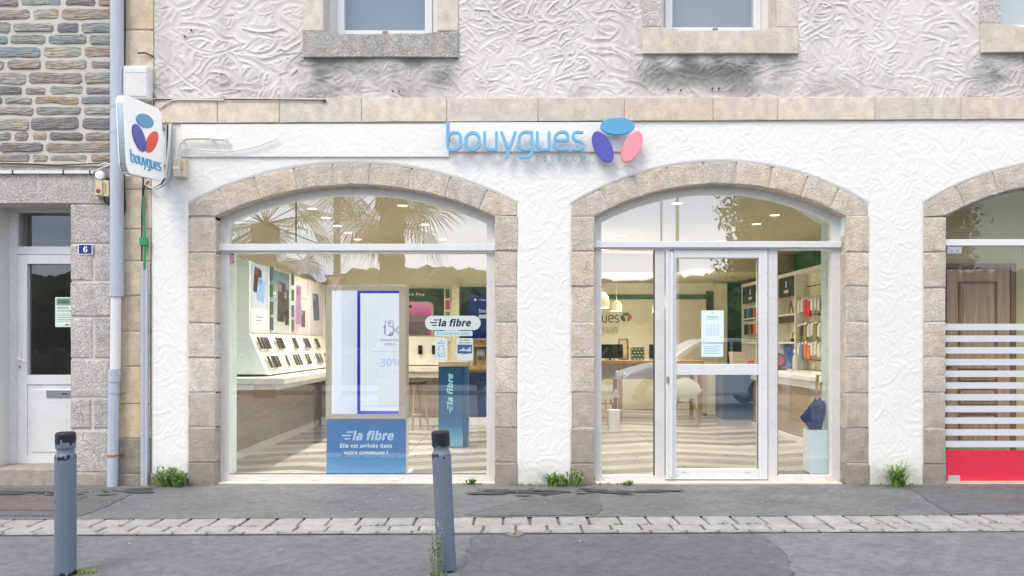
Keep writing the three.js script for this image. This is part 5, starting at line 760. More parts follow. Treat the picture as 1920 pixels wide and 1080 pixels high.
{ // counter at the rear wall with wood front, poster, samples, television
  const z = BZ + 0.42, c = thing('rear_counter', 'cream counter with wood front along the rear wall', 'counter', [X(800, z), 0, z]), o = [-X(800, z), 0, -z];
  const x0 = -3.18, x1 = X(832, z), x2 = -0.02;
  part(c, 'top', box(x0, x1, 0.93, 1.01, BZ, z, 0.004).translate(...o), M.offwhite); part(c, 'apron', box(x0, x1, 0.83, 0.928, BZ, z - 0.05, 0.004).translate(...o), M.offwhite); part(c, 'back_slope', box(x0, x1, 1.03, 1.5, BZ, BZ + 0.1, 0.004).translate(...o), M.offwhite);
  part(c, 'front_panel', box(x0, x1 + 0.08, 0.17, 0.83, BZ, BZ + 0.06).translate(...o), M.lam); part(c, 'skirting', box(x0, x2, FL, 0.16, BZ, BZ + 0.075).translate(...o), M.white);
  part(c, 'blue_panel', box(x1 + 0.09, x2, 0.17, 0.9, BZ, BZ + 0.05).translate(...o), std([0.03, 0.06, 0.2], 0.4)); part(c, 'oak_shelf', [box(x1 + 0.01, x2, 0.96, 1.02, BZ, z - 0.05, 0.004).translate(...o), box(x1 + 0.3, x2, 1.44, 1.47, BZ, BZ + 0.2, 0.003).translate(...o)], M.oak);
  const pz = BZ + 0.03, pa = print(320, 420, (k, w, h) => { k.fillStyle = '#1d2622'; k.fillRect(0, 0, w, h); k.fillStyle = '#e6e6e2'; k.font = 'bold 38px sans-serif'; k.fillText('14 Pro', 76, 66); const g = k.createLinearGradient(0, 130, 0, 300); g.addColorStop(0, '#e58cc8'); g.addColorStop(1, '#a8317f'); k.fillStyle = '#b7a5ab'; k.beginPath(); k.roundRect(-90, 118, 340, 380, 40); k.fill(); k.fillStyle = g; k.beginPath(); k.roundRect(-90, 132, 326, 360, 34); k.fill(); k.fillStyle = '#120e12'; k.beginPath(); k.roundRect(30, 150, 74, 26, 13); k.fill(); k.fillStyle = '#7d6a74'; k.beginPath(); k.roundRect(-90, 236, 300, 300, 34); k.fill(); k.fillStyle = '#5d4b55'; k.fillRect(-90, 300, 300, 200); });
  const t = solo('phone_poster', fitUV(box(X(744, pz), X(832, pz), Y(628, pz), Y(541, pz), BZ, pz), X(744, pz), Y(628, pz), X(832, pz), Y(541, pz)), std(0xffffff, 0.5, { map: pa }), 'dark poster of a pink phone on the rear wall', 'poster');
  const cs = thing('case_strip', 'upright strip of coloured phone cases beside the pink phone poster', 'display strip', [X(839, pz), Y(590, pz), BZ]); const oo = [-X(839, pz), -Y(590, pz), -BZ]; part(cs, 'board', pbox(833, 845, 540, 640, pz, 0.04).translate(...oo), M.offwhite); [[0.05, 0.09, 0.06], [0.55, 0.06, 0.05], [0.16, 0.26, 0.14]].forEach((k, i) => part(cs, 'case', pbox(835, 843, 542 + i * 21, 559 + i * 21, pz + 0.015, 0.014, 0.004).translate(...oo), std(k, 0.4)));
  solo('cream_post', pbox(847, 861, 534, 683, BZ + 0.14, 0.14, 0.004), M.cream, 'cream upright post between the poster and television', 'post');
  const tv = thing('television', 'television showing a dark blue page on the rear wall', 'television', [X(895, pz), Y(585, pz), BZ]), ot = [-X(895, pz), -Y(585, pz), -BZ], tx1 = -0.03;
  const tp = print(512, 300, (k, w, h) => { k.fillStyle = '#0d2238'; k.fillRect(0, 0, w, h); const g = k.createLinearGradient(60, 0, w, h); g.addColorStop(0, '#103a8e'); g.addColorStop(1, '#0c1c5a'); k.fillStyle = g; k.fillRect(50, 46, w, h); k.fillStyle = '#fff'; k.beginPath(); k.arc(90, 70, 9, 0, 7); k.fill(); k.font = 'bold 15px sans-serif'; k.fillText('Programmes   Apps   VOD   TV', 118, 75); k.font = 'bold 30px sans-serif'; k.fillText('Sounds Of Travel', 112, 146); k.beginPath(); k.roundRect(112, 158, 110, 22, 6); k.fill(); k.fillRect(190, 200, 80, 5); k.fillRect(190, 212, 120, 5); for (let i = 0; i < 5; i++) { k.fillStyle = ['#d6a63a', '#6a4bd8', '#3fb7d8', '#d84b7a', '#58c878'][i]; k.fillRect(190 + i * 62, 236, 54, 40); } });
  part(tv, 'casing', box(X(863, pz), tx1, Y(637, pz), Y(538, pz), BZ + 0.005, BZ + 0.05, 0.006).translate(...ot), M.dark);
  part(tv, 'screen', fitUV(box(X(865, pz), tx1 - 0.01, Y(635, pz), Y(540, pz), BZ + 0.049, BZ + 0.053), X(865, pz), Y(635, pz), tx1 + 0.5, Y(540, pz)).translate(...ot), new THREE.MeshStandardMaterial({ color: 0x020202, roughness: 0.2, emissive: 0xffffff, emissiveMap: tp, emissiveIntensity: 0.35 }));
  // demonstration phones and a framed speaker box on the counter
  for (const [px, n] of [[788, 'left'], [814, 'right']]) { const zz = BZ + 0.13, g = thing('phone', `black demonstration phone on the rear counter, ${n} one of two`, 'phone', [X(px, zz), Y(656, zz), zz]); part(g, 'body', box(-0.036, 0.036, -0.075, 0.075, 0, 0.012, 0.004), std([0.03, 0.045, 0.035], 0.3)); part(g, 'holder', box(-0.012, 0.012, -0.12, -0.05, -0.03, 0, 0.003), M.white); part(g, 'screen', box(-0.033, 0.033, -0.071, 0.071, 0.0118, 0.0128), M.screenGlass); }
  const zz = BZ + 0.25, g = thing('framed_display', 'small orange wooden box display on the oak shelf', 'display', [X(901, zz), 1.021, zz]); part(g, 'frame', [box(-0.13, -0.105, 0, 0.34, -0.1, 0.02, 0.004), box(0.105, 0.13, 0, 0.34, -0.1, 0.02, 0.004), box(-0.105, 0.105, 0.315, 0.34, -0.1, 0.02, 0.004)], M.oak); part(g, 'back', box(-0.105, 0.105, 0, 0.315, -0.1, -0.08), M.oakPale); part(g, 'device', box(-0.07, 0.07, 0.16, 0.28, -0.07, -0.03, 0.01), std([0.3, 0.28, 0.34], 0.4)); part(g, 'knob', new THREE.SphereGeometry(0.025, 14, 10).toNonIndexed().translate(0.0, 0.12, -0.05), M.dark);
}
function stool(pos, label, turn) {
  const t = thing('bar_stool', label, 'stool', pos, turn); const H = 0.72;
  part(t, 'seat', lathe([[0.001, H], [0.15, H], [0.17, H + 0.015], [0.17, H + 0.04], [0.155, H + 0.055], [0.001, H + 0.05]], 24), std([0.05, 0.06, 0.05], 0.7));
  for (let k = 0; k < 4; k++) { const a = k * Math.PI / 2 + 0.4; part(t, 'leg', bar([Math.cos(a) * 0.2, 0, Math.sin(a) * 0.2], [Math.cos(a) * 0.1, H, Math.sin(a) * 0.1], 0.017, 10), M.oak); }
  part(t, 'footrest', new THREE.TorusGeometry(0.165, 0.008, 6, 28).rotateX(Math.PI / 2).translate(0, 0.25, 0).toNonIndexed(), M.steel); return t;
}
stool([X(781, -4.55), FL, -4.55], 'wooden legged bar stool below the rear counter, right of totem', 0.2);

// ---------- the right half: desk, chairs, lamps, wall lettering
const wallLogo = (() => { const z = DZ + 0.004, t = thing('wall_lettering', 'dark shop name with three coloured ovals on the yellow rear wall', 'wall sign', [X(1130, z), Y(597, z), z]), c = [X(1130, z), Y(597, z)], u = (CAM_D - z) / FOCAL, k = u * 92 / 1120;
  word(t, (x, y) => [X(1161, z) + (x - 1290) * k - c[0], Y(604, z) - (y - 357) * k * 1.05 - c[1]], k, 0.008, std([0.1, 0.11, 0.09], 0.6));
  const P = (a, b) => [X(a, z) - c[0], Y(b, z) - c[1]]; petal(t, ...P(1174, 589.5), 7 * u, 3.6 * u, 0, 0.012, 0, std([0.12, 0.17, 0.09], 0.5)); petal(t, ...P(1168, 597), 6.6 * u, 3.6 * u, -1.0, 0.012, 0, std([0.03, 0.035, 0.05], 0.5)); petal(t, ...P(1180, 597), 6.6 * u, 3.6 * u, 1.0, 0.012, 0, std([0.5, 0.12, 0.03], 0.5));
  ['CONSEILLERS', 'A VOTRE SERVICE'].forEach((s, i) => { const g = new TextGeometry(s, { font, size: 0.065, depth: 0.006, curveSegments: 3 }).toNonIndexed(); g.computeBoundingBox(); g.translate(P(1158.5, 0)[0] - g.boundingBox.max.x, P(0, 618.5 + i * 6.6)[1], 0); part(t, 'slogan', g, std([0.3, 0.27, 0.16], 0.7)); }); return t; })();
function pendant(px, py, z, label, r = 0.13) {
  const y = Y(py, z), t = thing('pendant_lamp', label, 'pendant lamp', [X(px, z), y, z]), top = (z < -6 ? 2.64 : CEIL) - y, e = new THREE.MeshStandardMaterial({ color: rgb(0.75, 0.7, 0.55), roughness: 0.6, emissive: rgb(1, 0.75, 0.4), emissiveIntensity: 0.38, side: THREE.DoubleSide });
  part(t, 'shade', lathe([[r, 0], [r * 0.98, r * 0.7], [r * 0.85, r * 1.35], [r * 0.5, r * 1.75], [0.02, r * 1.85]], 28), e); part(t, 'cord', bar([0, r * 1.85, 0], [0, top, 0], 0.004, 6), M.white); part(t, 'bulb', new THREE.SphereGeometry(0.035, 14, 10).toNonIndexed().translate(0, r * 0.7, 0), glow);
  const l = new THREE.PointLight(warm, 1.3); l.position.set(0, r * 0.7, 0); l.castShadow = true; l.shadow.radius = 2; t.add(l); return t;
}
pendant(1127, 577, -3.6, 'bright pendant lamp nearest the left edge of the entrance arch', 0.125); pendant(1156, 583, -6.6, 'yellow pendant lamp farther back above the wall lettering', 0.1); pendant(1236, 585, -6.2, 'pendant lamp beside the door mullion above the desk', 0.12);
{ // desk
  const z = -6.1, t = thing('advisor_desk', 'oak desk with white panel behind the left side pane', 'desk', [X(1160, z), FL, z]), o = [-X(1160, z), -FL, -z];
  const x0 = 0.35, x1 = X(1320, z); part(t, 'top', box(x0, x1, 1.02, 1.08, z - 0.8, z, 0.006).translate(...o), M.oak); part(t, 'apron', box(x0 + 0.1, x1 - 0.1, 0.72, 1.02, z - 0.7, z - 0.68).translate(...o), M.white);
  for (const [x, zz] of [[X(1164, z), -0.06], [x1 - 0.05, -0.06], [x0 + 0.05, -0.06], [X(1164, z), -0.75], [x1 - 0.05, -0.75]]) part(t, 'leg', box(x - 0.035, x + 0.035, FL, 1.02, z + zz - 0.035, z + zz + 0.035, 0.004).translate(...o), M.oak);
}
const DT = 1.08;
function monitor(px0, px1, z, label) { const x = (X(px0, z) + X(px1, z)) / 2, w = (X(px1, z) - X(px0, z)) / 2, t = thing('monitor', label, 'monitor', [x, DT, z]); part(t, 'screen', box(-w, w, 0.03, 0.29, -0.015, 0.01, 0.006), M.screenGlass); part(t, 'stand', [box(-0.02, 0.02, 0, 0.15, -0.04, -0.02), box(-0.09, 0.09, 0, 0.01, -0.09, 0.05, 0.003)], M.dark); }
monitor(1120, 1168, -6.45, 'wide black monitor on desk below the wall lettering'); monitor(1217, 1243, -6.45, 'black monitor beside the left door mullion');
{ const z = -6.6, t = thing('picture_frame', 'empty thin wooden frame standing behind the wide monitor', 'frame', [X(1169, z), DT, z]), w = 0.095, h = 0.4; part(t, 'frame', wuv((() => { const s = roundRect(-w, 0, w, h, 0.03); s.holes.push(roundRect(-w + 0.02, 0.02, w - 0.02, h - 0.02, 0.02)); return extrude(s, 0.03, 0.004); })()), M.oak); part(t, 'back', box(-w + 0.02, w - 0.02, 0.02, h - 0.02, 0.004, 0.01), M.cream); }
{ const z = -6.5, t = thing('patterned_box', 'green box with rows of white scallops in a wooden frame', 'box', [X(1194.5, z), DT, z]), w = 0.125, p = print(256, 256, (c, W, H) => { c.fillStyle = '#23503f'; c.fillRect(0, 0, W, H); c.fillStyle = '#e8efe6'; for (let j = 0; j < 4; j++) for (let i = 0; i < 4; i++) { c.beginPath(); c.arc(38 + i * 64 - (j % 2) * 30, 52 + j * 60, 17, Math.PI, 0); c.fill(); c.fillRect(36 + i * 64 - (j % 2) * 30, 40 + j * 60, 4, 26); } }); part(t, 'frame', wuv((() => { const s = roundRect(-w, 0, w, 0.245, 0.02); s.holes.push(roundRect(-w + 0.018, 0.018, w - 0.018, 0.227, 0.012)); return extrude(s, 0.08, 0.003); })()), M.oak); part(t, 'front', fitUV(box(-w + 0.018, w - 0.018, 0.018, 0.227, 0.02, 0.06), -w, 0, w, 0.245), std(0xffffff, 0.6, { map: p })); }
function chair(pos, turn, label) { // white shell on wooden legs
  const t = thing('shell_chair', label, 'chair', pos, turn), pr = [], S = 0.46, n = 12, v = [], ix = [];
  for (let j = 0; j <= n; j++) for (let i = 0; i <= n; i++) { const u = i / n * 2 - 1, w = j / n, back = sstep(0.45, 1, w), y = S + 0.36 * back * back + 0.05 * (1 - w) * (1 - w) + 0.19 * u * u * u * u * sstep(0.0, 0.5, w) * (1 - 0.95 * back) - 0.13 * back * u * u - 0.02, z = 0.21 - 0.42 * Math.min(1, w * 1.25) - 0.05 * back, x = u * 0.26 * (1 - 0.12 * back); v.push(x, y, z); }
  for (let j = 0; j < n; j++) for (let i = 0; i < n; i++) { const a = j * (n + 1) + i; ix.push(a, a + 1, a + n + 2, a, a + n + 2, a + n + 1); }
  const g = new THREE.BufferGeometry(); g.setAttribute('position', new THREE.Float32BufferAttribute(v, 3)); g.setAttribute('uv', new THREE.Float32BufferAttribute(v.filter((_, i) => i % 3 < 2), 2)); g.setIndex(ix); g.computeVertexNormals(); const g2 = g.clone().translate(0, -0.008, 0);
  part(t, 'shell', [g, g2], std([0.8, 0.8, 0.76], 0.4, { side: THREE.DoubleSide })); for (const [a, b] of [[1, 1], [1, -1], [-1, 1], [-1, -1]]) part(t, 'leg', bar([a * 0.22, 0, b * 0.2], [a * 0.11, 0.45, b * 0.1], 0.016, 10), M.oak); part(t, 'brace', [bar([-0.13, 0.38, 0.12], [0.13, 0.38, -0.12], 0.006), bar([0.13, 0.38, 0.12], [-0.13, 0.38, -0.12], 0.006)], M.dark); return t;
}
chair([X(1128, -4.9), FL, -4.9], 2.6, 'white shell chair on wooden legs at the left edge of the side pane'); chair([X(1285, -5.2), FL, -5.2], 2.9, 'white shell chair seen through the lower glass of the door');
{ const z = -4.4, t = thing('waste_bin', 'small white bin on the floor beside the shell chair', 'bin', [X(1151, z), FL, z]); part(t, 'body', cyl(0.1, 0.12, 0.32, 4).rotateY(0.78), M.white); part(t, 'rim', new THREE.TorusGeometry(0.115, 0.006, 6, 4).rotateX(Math.PI / 2).translate(0, 0.32, 0).toNonIndexed().rotateY(0.0), M.white); }
{ const z = DZ + 0.3; solo('cream_pillar', box(X(1344, z), X(1364, z), FL, 2.62, DZ + 0.02, z, 0.006), M.cream, 'cream pillar at the back next to the green wall', 'pillar'); const pz = DZ + 0.06; const t = thing('black_wall_panel', 'framed black display panel left of the cream pillar', 'panel', [X(1336, pz), Y(565, pz), DZ]), o = [-X(1336, pz), -Y(565, pz), -DZ]; part(t, 'frame', pbox(1325, 1348, 546, 602, pz, 0.05).translate(...o), M.dark); part(t, 'face', pbox(1328, 1345, 549, 600, pz + 0.004, 0.01).translate(...o), std([0.03, 0.05, 0.04], 0.15)); }
{ const z = -6.9, t = thing('demo_stand', 'white plinth stand behind the door glass', 'stand', [X(1348, z), FL, z]); part(t, 'body', box(-0.3, 0.35, 0, 0.82, -0.3, 0.3, 0.005), M.offwhite); part(t, 'recess', box(-0.3, 0.35, 0, 0.05, -0.28, 0.301), M.grey); }

// ---------- right wall: counter, shelving, hanging accessories
{
  const xf = 3.9, z0 = -1.45, z1 = -7.8, t = thing('right_counter', 'white counter with pale front along the right wall', 'counter', [4.4, 0, z0]), o = [-4.4, 0, -z0];
  part(t, 'top', box(xf - 0.03, 4.95, 0.9, 0.96, z1, z0, 0.004).translate(...o), M.white); part(t, 'front', box(xf + 0.04, 4.95, 0.1, 0.9, z1, z0 - 0.03).translate(...o), M.lam); part(t, 'apron', box(xf, 4.95, 0.8, 0.9, z1, z0 - 0.01).translate(...o), M.white); part(t, 'skirting', box(xf + 0.02, 4.95, FL, 0.1, z1, z0 - 0.02, 0.003).translate(...o), M.white);
  const w = thing('accessory_wall', 'tall cream slatwall shelving above the right counter', 'shelving', [4.75, 0, z0]), q = [-4.75, 0, -z0], xs = 4.58;
  part(w, 'back', box(xs + 0.2, 4.96, 0.97, 2.54, z1, z0).translate(...q), std([0.78, 0.72, 0.55], 0.7));
  part(w, 'cornice', box(xs - 0.01, 4.96, 2.5, 2.56, z1, z0, 0.004).translate(...q), M.offwhite);
  for (const z of [-1.47, -4.9, -5.7, -6.72, -7.78]) part(w, 'upright', box(xs, 4.96, 0.965, 2.5, z - 0.02, z + 0.02, 0.003).translate(...q), M.offwhite);
  for (const y of [1.12, 1.36, 1.6, 1.84, 2.08, 2.3]) part(w, 'slat_groove', box(xs + 0.192, xs + 0.2, y, y + 0.012, -4.88, -1.5).translate(...q), M.dark);
  for (const z of [[-4.92, -5.68], [-5.72, -6.7], [-6.74, -7.76]]) { for (const y of [1.38, 1.85]) part(w, 'shelf', box(xs + 0.01, 4.8, y, y + 0.03, z[1], z[0], 0.003).translate(...q), M.offwhite); part(w, 'header_panel', box(xs + 0.005, xs + 0.03, 2.17, 2.49, z[1] + 0.01, z[0] - 0.01).translate(...q), std([0.02, 0.035, 0.04], 0.4)); const m = (z[0] + z[1]) / 2; part(w, 'header_logo', box(xs, xs + 0.008, 2.32, 2.43, m - 0.022, m + 0.022).translate(...q), M.white); part(w, 'header_word', box(xs, xs + 0.008, 2.23, 2.28, m - 0.1, m + 0.1).translate(...q), M.offwhite); }
  part(w, 'blue_back', box(xs + 0.1, xs + 0.12, 0.97, 1.36, -5.66, -4.94).translate(...q), std([0.05, 0.08, 0.34], 0.5)); part(w, 'dark_fascia', box(xs, xs + 0.02, 1.73, 1.84, -5.66, -4.94).translate(...q), std([0.04, 0.03, 0.03], 0.5));
}
{ // packets on hooks
  const xs = 4.58, cols = { red: [0.75, 0.04, 0.09], white: [0.75, 0.74, 0.7], black: [0.03, 0.03, 0.03], blue: [0.06, 0.12, 0.42], olive: [0.3, 0.27, 0.1], orange: [0.8, 0.2, 0.08], teal: [0.1, 0.3, 0.4] }, mats = {}; for (const k in cols) mats[k] = std(cols[k], 0.45);
  const hang = (c, w, h, hook, y, z, label, group, x = xs + 0.04) => { const t = thing('hanging_packet', label, 'packet', [x, y, z], 0, group); part(t, 'pack', box(-0.02, 0.02, -h, 0, -w / 2, w / 2, 0.003), mats[c]); part(t, 'header_card', box(-0.006, 0.006, 0.0, 0.035, -w / 2, w / 2, 0.001), c === 'white' ? M.offwhite : M.white); if (hook) part(t, 'hook', bar([-0.06, 0.04, 0], [0.16, 0.045, 0], 0.0035, 6), M.steel); };
  const size = { white: [0.09, 0.17], red: [0.1, 0.25], black: [0.09, 0.17], olive: [0.11, 0.24], orange: [0.1, 0.22], teal: [0.07, 0.24] };
  [['top', 2.05, ['white', 'white', 'red', 'red', 'white', 'white', 'white', 'black']], ['middle', 1.66, ['olive', 'black', 'olive', 'white', 'white', 'olive', 'white', 'white']], ['lowest', 1.36, ['white', 'teal', 'orange', 'orange', 'white', 'white', 'white', 'white']]].forEach(([row, y, l]) => l.forEach((c, i) => hang(c, ...size[c], true, y + (i % 3) * 0.014, -4.8 + i * 0.135, `${c} hanging packet, ${ORD[i]} from the left in the ${row} rack row`, 'packets on the right wall rack')));
  hang('blue', 0.2, 0.14, false, 1.95, -3.86, 'blue box top of the two at the right end of the wall rack', 'boxes at the end of the rack', xs + 0.1); hang('white', 0.22, 0.42, false, 1.72, -3.86, 'tall white box below the blue box at the right end of the rack', 'boxes at the end of the rack', xs + 0.1);
  [['upper', 2.07, ['black', 'teal', 'blue', 'black', 'orange', 'black', 'white']], ['lower', 1.76, ['black', 'black', 'olive', 'black', 'orange', 'orange', 'white']]].forEach(([row, y, l]) => l.forEach((c, i) => hang(c, 0.075, row === 'upper' ? 0.24 : 0.2, false, y, -7.66 + i * 0.14, `${c} phone cover, ${ORD[i]} from the left in the ${row} far shelf row`, 'phone covers on the far shelves')));
  { const t = thing('phone_stand', 'brown easel phone stand on a shelf of the right wall', 'phone stand', [4.68, 1.88, -5.35]); part(t, 'arm', [bar([0, 0, -0.1], [0, 0.22, 0.02], 0.012), bar([0, 0.2, 0.0], [0, 0, 0.14], 0.012), bar([0, 0.01, -0.14], [0, 0.01, 0.16], 0.012)], std([0.3, 0.13, 0.06], 0.5)); }
  { const t = thing('headset', 'black headset lying on the lower shelf of the right wall', 'headset', [4.68, 1.41, -5.2]); part(t, 'band', new THREE.TorusGeometry(0.075, 0.012, 8, 20, 3.6).rotateY(Math.PI / 2).translate(0, 0.08, 0).toNonIndexed(), M.dark); for (const s of [-1, 1]) part(t, 'ear_cup', new THREE.SphereGeometry(0.035, 12, 8).toNonIndexed().translate(0, 0.035, s * 0.075), M.black); }
  { const z = -4.75, t = thing('round_speaker', 'round black speaker with red face on the right counter', 'speaker', [4.25, 0.96, z]); part(t, 'body', new THREE.CylinderGeometry(0.125, 0.125, 0.14, 28).rotateX(Math.PI / 2).translate(0, 0.15, 0).toNonIndexed(), M.dark); part(t, 'face', new THREE.CylinderGeometry(0.075, 0.075, 0.02, 24).rotateX(Math.PI / 2).translate(0, 0.16, 0.085).toNonIndexed(), std([0.55, 0.02, 0.08], 0.35)); part(t, 'foot', box(-0.12, 0.12, 0, 0.03, -0.07, 0.07, 0.005), M.dark); }
  { const t = thing('spray_bottle', 'white spray bottle on the right counter', 'bottle', [4.52, 0.96, -4.7]); part(t, 'body', lathe([[0.001, 0], [0.045, 0], [0.048, 0.02], [0.045, 0.2], [0.02, 0.25], [0.018, 0.27]], 16), M.white); part(t, 'cap', box(-0.02, 0.02, 0.27, 0.33, -0.05, 0.03, 0.008), M.white); }
  { const t = thing('display_riser', 'flat white display plate on the near end of the right counter', 'plate', [4.25, 0.96, -2.2]); part(t, 'plate', box(-0.25, 0.3, 0.012, 0.045, -0.5, 0.5, 0.006), M.white); part(t, 'feet', [box(-0.2, -0.15, 0, 0.012, -0.4, 0.4), box(0.2, 0.25, 0, 0.012, -0.4, 0.4)], M.grey); }
}
{ // counter end seen through the door with leaflets
  const z = -5.0, t = thing('service_counter', 'dark blue fronted service counter behind the door glass', 'counter', [X(1400, z), FL, z]); const x0 = X(1356, z) - X(1400, z), x1 = X(1436, z) - X(1400, z);
  part(t, 'front', box(x0, x1, 0.12, 0.9, -0.5, 0, 0.004), std([0.05, 0.08, 0.17], 0.4)); part(t, 'plinth', box(x0 + 0.02, x1 - 0.02, 0, 0.12, -0.48, -0.03), M.grey); part(t, 'top', box(x0 - 0.04, x1 + 0.04, 0.9, 0.94, -0.54, 0.04, 0.004), M.white);
  const yy = FL + 0.94; const l = thing('leaflet_holder', 'tilted cream leaflet holder on the service counter', 'leaflet holder', [X(1389, z), yy, z - 0.1]); part(l, 'board', box(-0.14, 0.14, 0, 0.3, -0.01, 0.01, 0.004).rotateX(-0.4), M.oakPale); part(l, 'tray', box(-0.15, 0.15, 0, 0.07, 0, 0.1, 0.004), std([0.6, 0.72, 0.82], 0.4));
  const k = thing('red_sign_block', 'small red block with white drop sign on the service counter', 'sign', [X(1410, z), yy, z - 0.02]); part(k, 'block', box(-0.055, 0.055, 0, 0.13, -0.04, 0, 0.008), std([0.8, 0.03, 0.15], 0.4)); part(k, 'drop', wuv((() => { const s = new THREE.Shape(); s.moveTo(0, 0.1); s.bezierCurveTo(0.035, 0.06, 0.03, 0.03, 0, 0.03); s.bezierCurveTo(-0.03, 0.03, -0.035, 0.06, 0, 0.1); return extrude(s, 0.003).translate(0, 0, 0.0005); })()), M.white);
}
{ // umbrella stand
  const z = -0.42, t = thing('umbrella_stand', 'tall white square umbrella stand inside the right side pane', 'umbrella stand', [X(1535, z), FL, z - 0.09]), w = X(1535, z) - X(1518, z); const h = Y(806, z) - FL, m = std([0.74, 0.87, 0.95], 0.35), k = 0.006;
  part(t, 'side', [box(-w, w, 0, h, w - k, w, 0.002), box(-w, w, 0, h, -w, -w + k, 0.002), box(-w, -w + k, 0, h, -w + k, w - k), box(w - k, w, 0, h, -w + k, w - k), box(-w, w, 0, 0.01, -w + k, w - k)], m);
  const u = thing('umbrella', 'folded navy blue umbrella with wooden handle in the white stand', 'umbrella', [X(1533, z), FL, z - 0.09], 0); u.rotation.z = -0.03;
  // tip down in the stand, the loose gores spreading to eight pointed rib ends below the handle
  const ribs = [[0.115, 0.71], [0.1, 0.76], [0.09, 0.74], [0.12, 0.66], [0.168, 0.575], [0.12, 0.63], [0.095, 0.73], [0.125, 0.69]], ring = [[], [], [], []], v = [];
  for (let k = 0; k < 16; k++) { const a = k / 16 * 6.2832, p = ribs[k >> 1], q = ribs[((k >> 1) + 1) % 8], odd = k % 2, r = odd ? (p[0] + q[0]) * 0.34 : p[0], y = odd ? (p[1] + q[1]) / 2 - 0.035 : p[1], cx = Math.cos(a), sz = Math.sin(a) * 0.7, pt = (m, yy) => new THREE.Vector3(cx * m, yy, sz * m); ring[0].push(pt(0.022, 0.3)); ring[1].push(pt(0.05 + (odd ? -0.012 : 0.012), 0.45)); ring[2].push(pt(r, y)); ring[3].push(pt(odd ? 0.02 : 0.032, 0.77 + (odd ? 0 : 0.025 * Math.cos(k * 2.1)))); }
  for (let j = 0; j < 3; j++) for (let k = 0; k < 16; k++) { const A = ring[j][k], B = ring[j][(k + 1) % 16], C = ring[j + 1][(k + 1) % 16], E = ring[j + 1][k]; for (const t of [A, E, C, A, C, B]) v.push(...t.toArray()); }
  let g = new THREE.BufferGeometry(); g.setAttribute('position', new THREE.Float32BufferAttribute(v, 3)); g.setAttribute('uv', new THREE.Float32BufferAttribute(new Float32Array(v.length / 3 * 2), 2)); g.computeVertexNormals(); g = toCreasedNormals(g, 0.5);
  part(u, 'canopy', g, std([0.005, 0.026, 0.15], 0.6, { side: THREE.DoubleSide })); part(u, 'shaft', bar([0, 0.05, 0], [0, 0.98, 0], 0.006, 8), M.steel); part(u, 'handle', [bar([0, 0.86, 0], [0.004, 1.03, 0], 0.016, 10), bar([0.04, 0.8, 0], [0.045, 0.95, 0], 0.012, 10)], M.oak);
}
// ---------- stuck on the glass
const onGlass = GZ + 0.004;
function sticker(name, x0, x1, y0, y1, r, tex, label, cat, thick = 0.002, rough = 0.55) { const z = onGlass, a = X(x0, z), b = X(x1, z), c = Y(y1, z), d = Y(y0, z), k = (x) => x * (CAM_D - z) / FOCAL; const g = fitUV(extrude(roundRect(a, c, b, d, k(r)), thick).translate(0, 0, z - thick / 2), a, c, b, d); return solo(name, g, std(0xffffff, rough, { map: tex }), label, cat); }
const pale = '#ccd6d6';
sticker('window_sticker', 797, 901, 592, 619, 13, print(768, 200, (c, w, h) => { c.fillStyle = pale; c.fillRect(0, 0, w, h); fibreMark(c, 176, 146, 1.32, '#14313f'); }), 'pale rounded sticker with dark italic lettering on left window', 'sticker');
sticker('slogan_sticker', 814, 886, 620.5, 630, 2, print(512, 72, (c, w, h) => { c.fillStyle = '#c3d6d8'; c.fillRect(0, 0, w, h); c.fillStyle = '#5fa9b8'; c.font = 'bold 56px sans-serif'; c.textAlign = 'center'; c.fillText('Profitez-en avec', w / 2, 54); }), 'narrow sticker with teal slogan under the italic lettering sticker', 'sticker');
sticker('product_sticker', 816, 839, 634, 676, 3, print(192, 360, (c, w, h) => { c.fillStyle = pale; c.fillRect(0, 0, w, h); c.fillStyle = '#3f565e'; c.textAlign = 'center'; c.font = 'bold 34px sans-serif'; c.fillText('le', w / 2, 52); c.fillText('Wi-Fi 6', w / 2, 92); c.strokeStyle = '#2c3d44'; c.lineWidth = 7; c.beginPath(); c.moveTo(64, 124); c.lineTo(130, 124); c.lineTo(146, 290); c.lineTo(48, 290); c.closePath(); c.stroke(); c.beginPath(); c.arc(98, 250, 10, 0, 7); c.fill(); c.fillRect(96, 170, 5, 12); }), 'small sticker with a router outline on left window', 'sticker');
sticker('offer_sticker', 856, 887, 634, 676, 3, print(256, 352, (c, w, h) => { c.fillStyle = pale; c.fillRect(0, 0, w, h); c.fillStyle = '#48606a'; c.textAlign = 'center'; c.font = 'bold 36px sans-serif'; c.fillText('les offres', w / 2, 44); c.fillText('fibre ultym', w / 2, 84); c.fillStyle = '#37597f'; c.beginPath(); c.roundRect(14, 102, 228, 140, 12); c.fill(); c.fillStyle = '#a9c3dd'; c.beginPath(); c.moveTo(30, 200); c.lineTo(110, 150); c.lineTo(150, 190); c.lineTo(220, 130); c.lineTo(226, 210); c.closePath(); c.fill(); c.strokeStyle = '#2c3d44'; c.lineWidth = 6; c.beginPath(); c.arc(128, 300, 56, Math.PI * 1.2, Math.PI * 1.8); c.stroke(); }), 'small sticker with a television picture on left window', 'sticker');
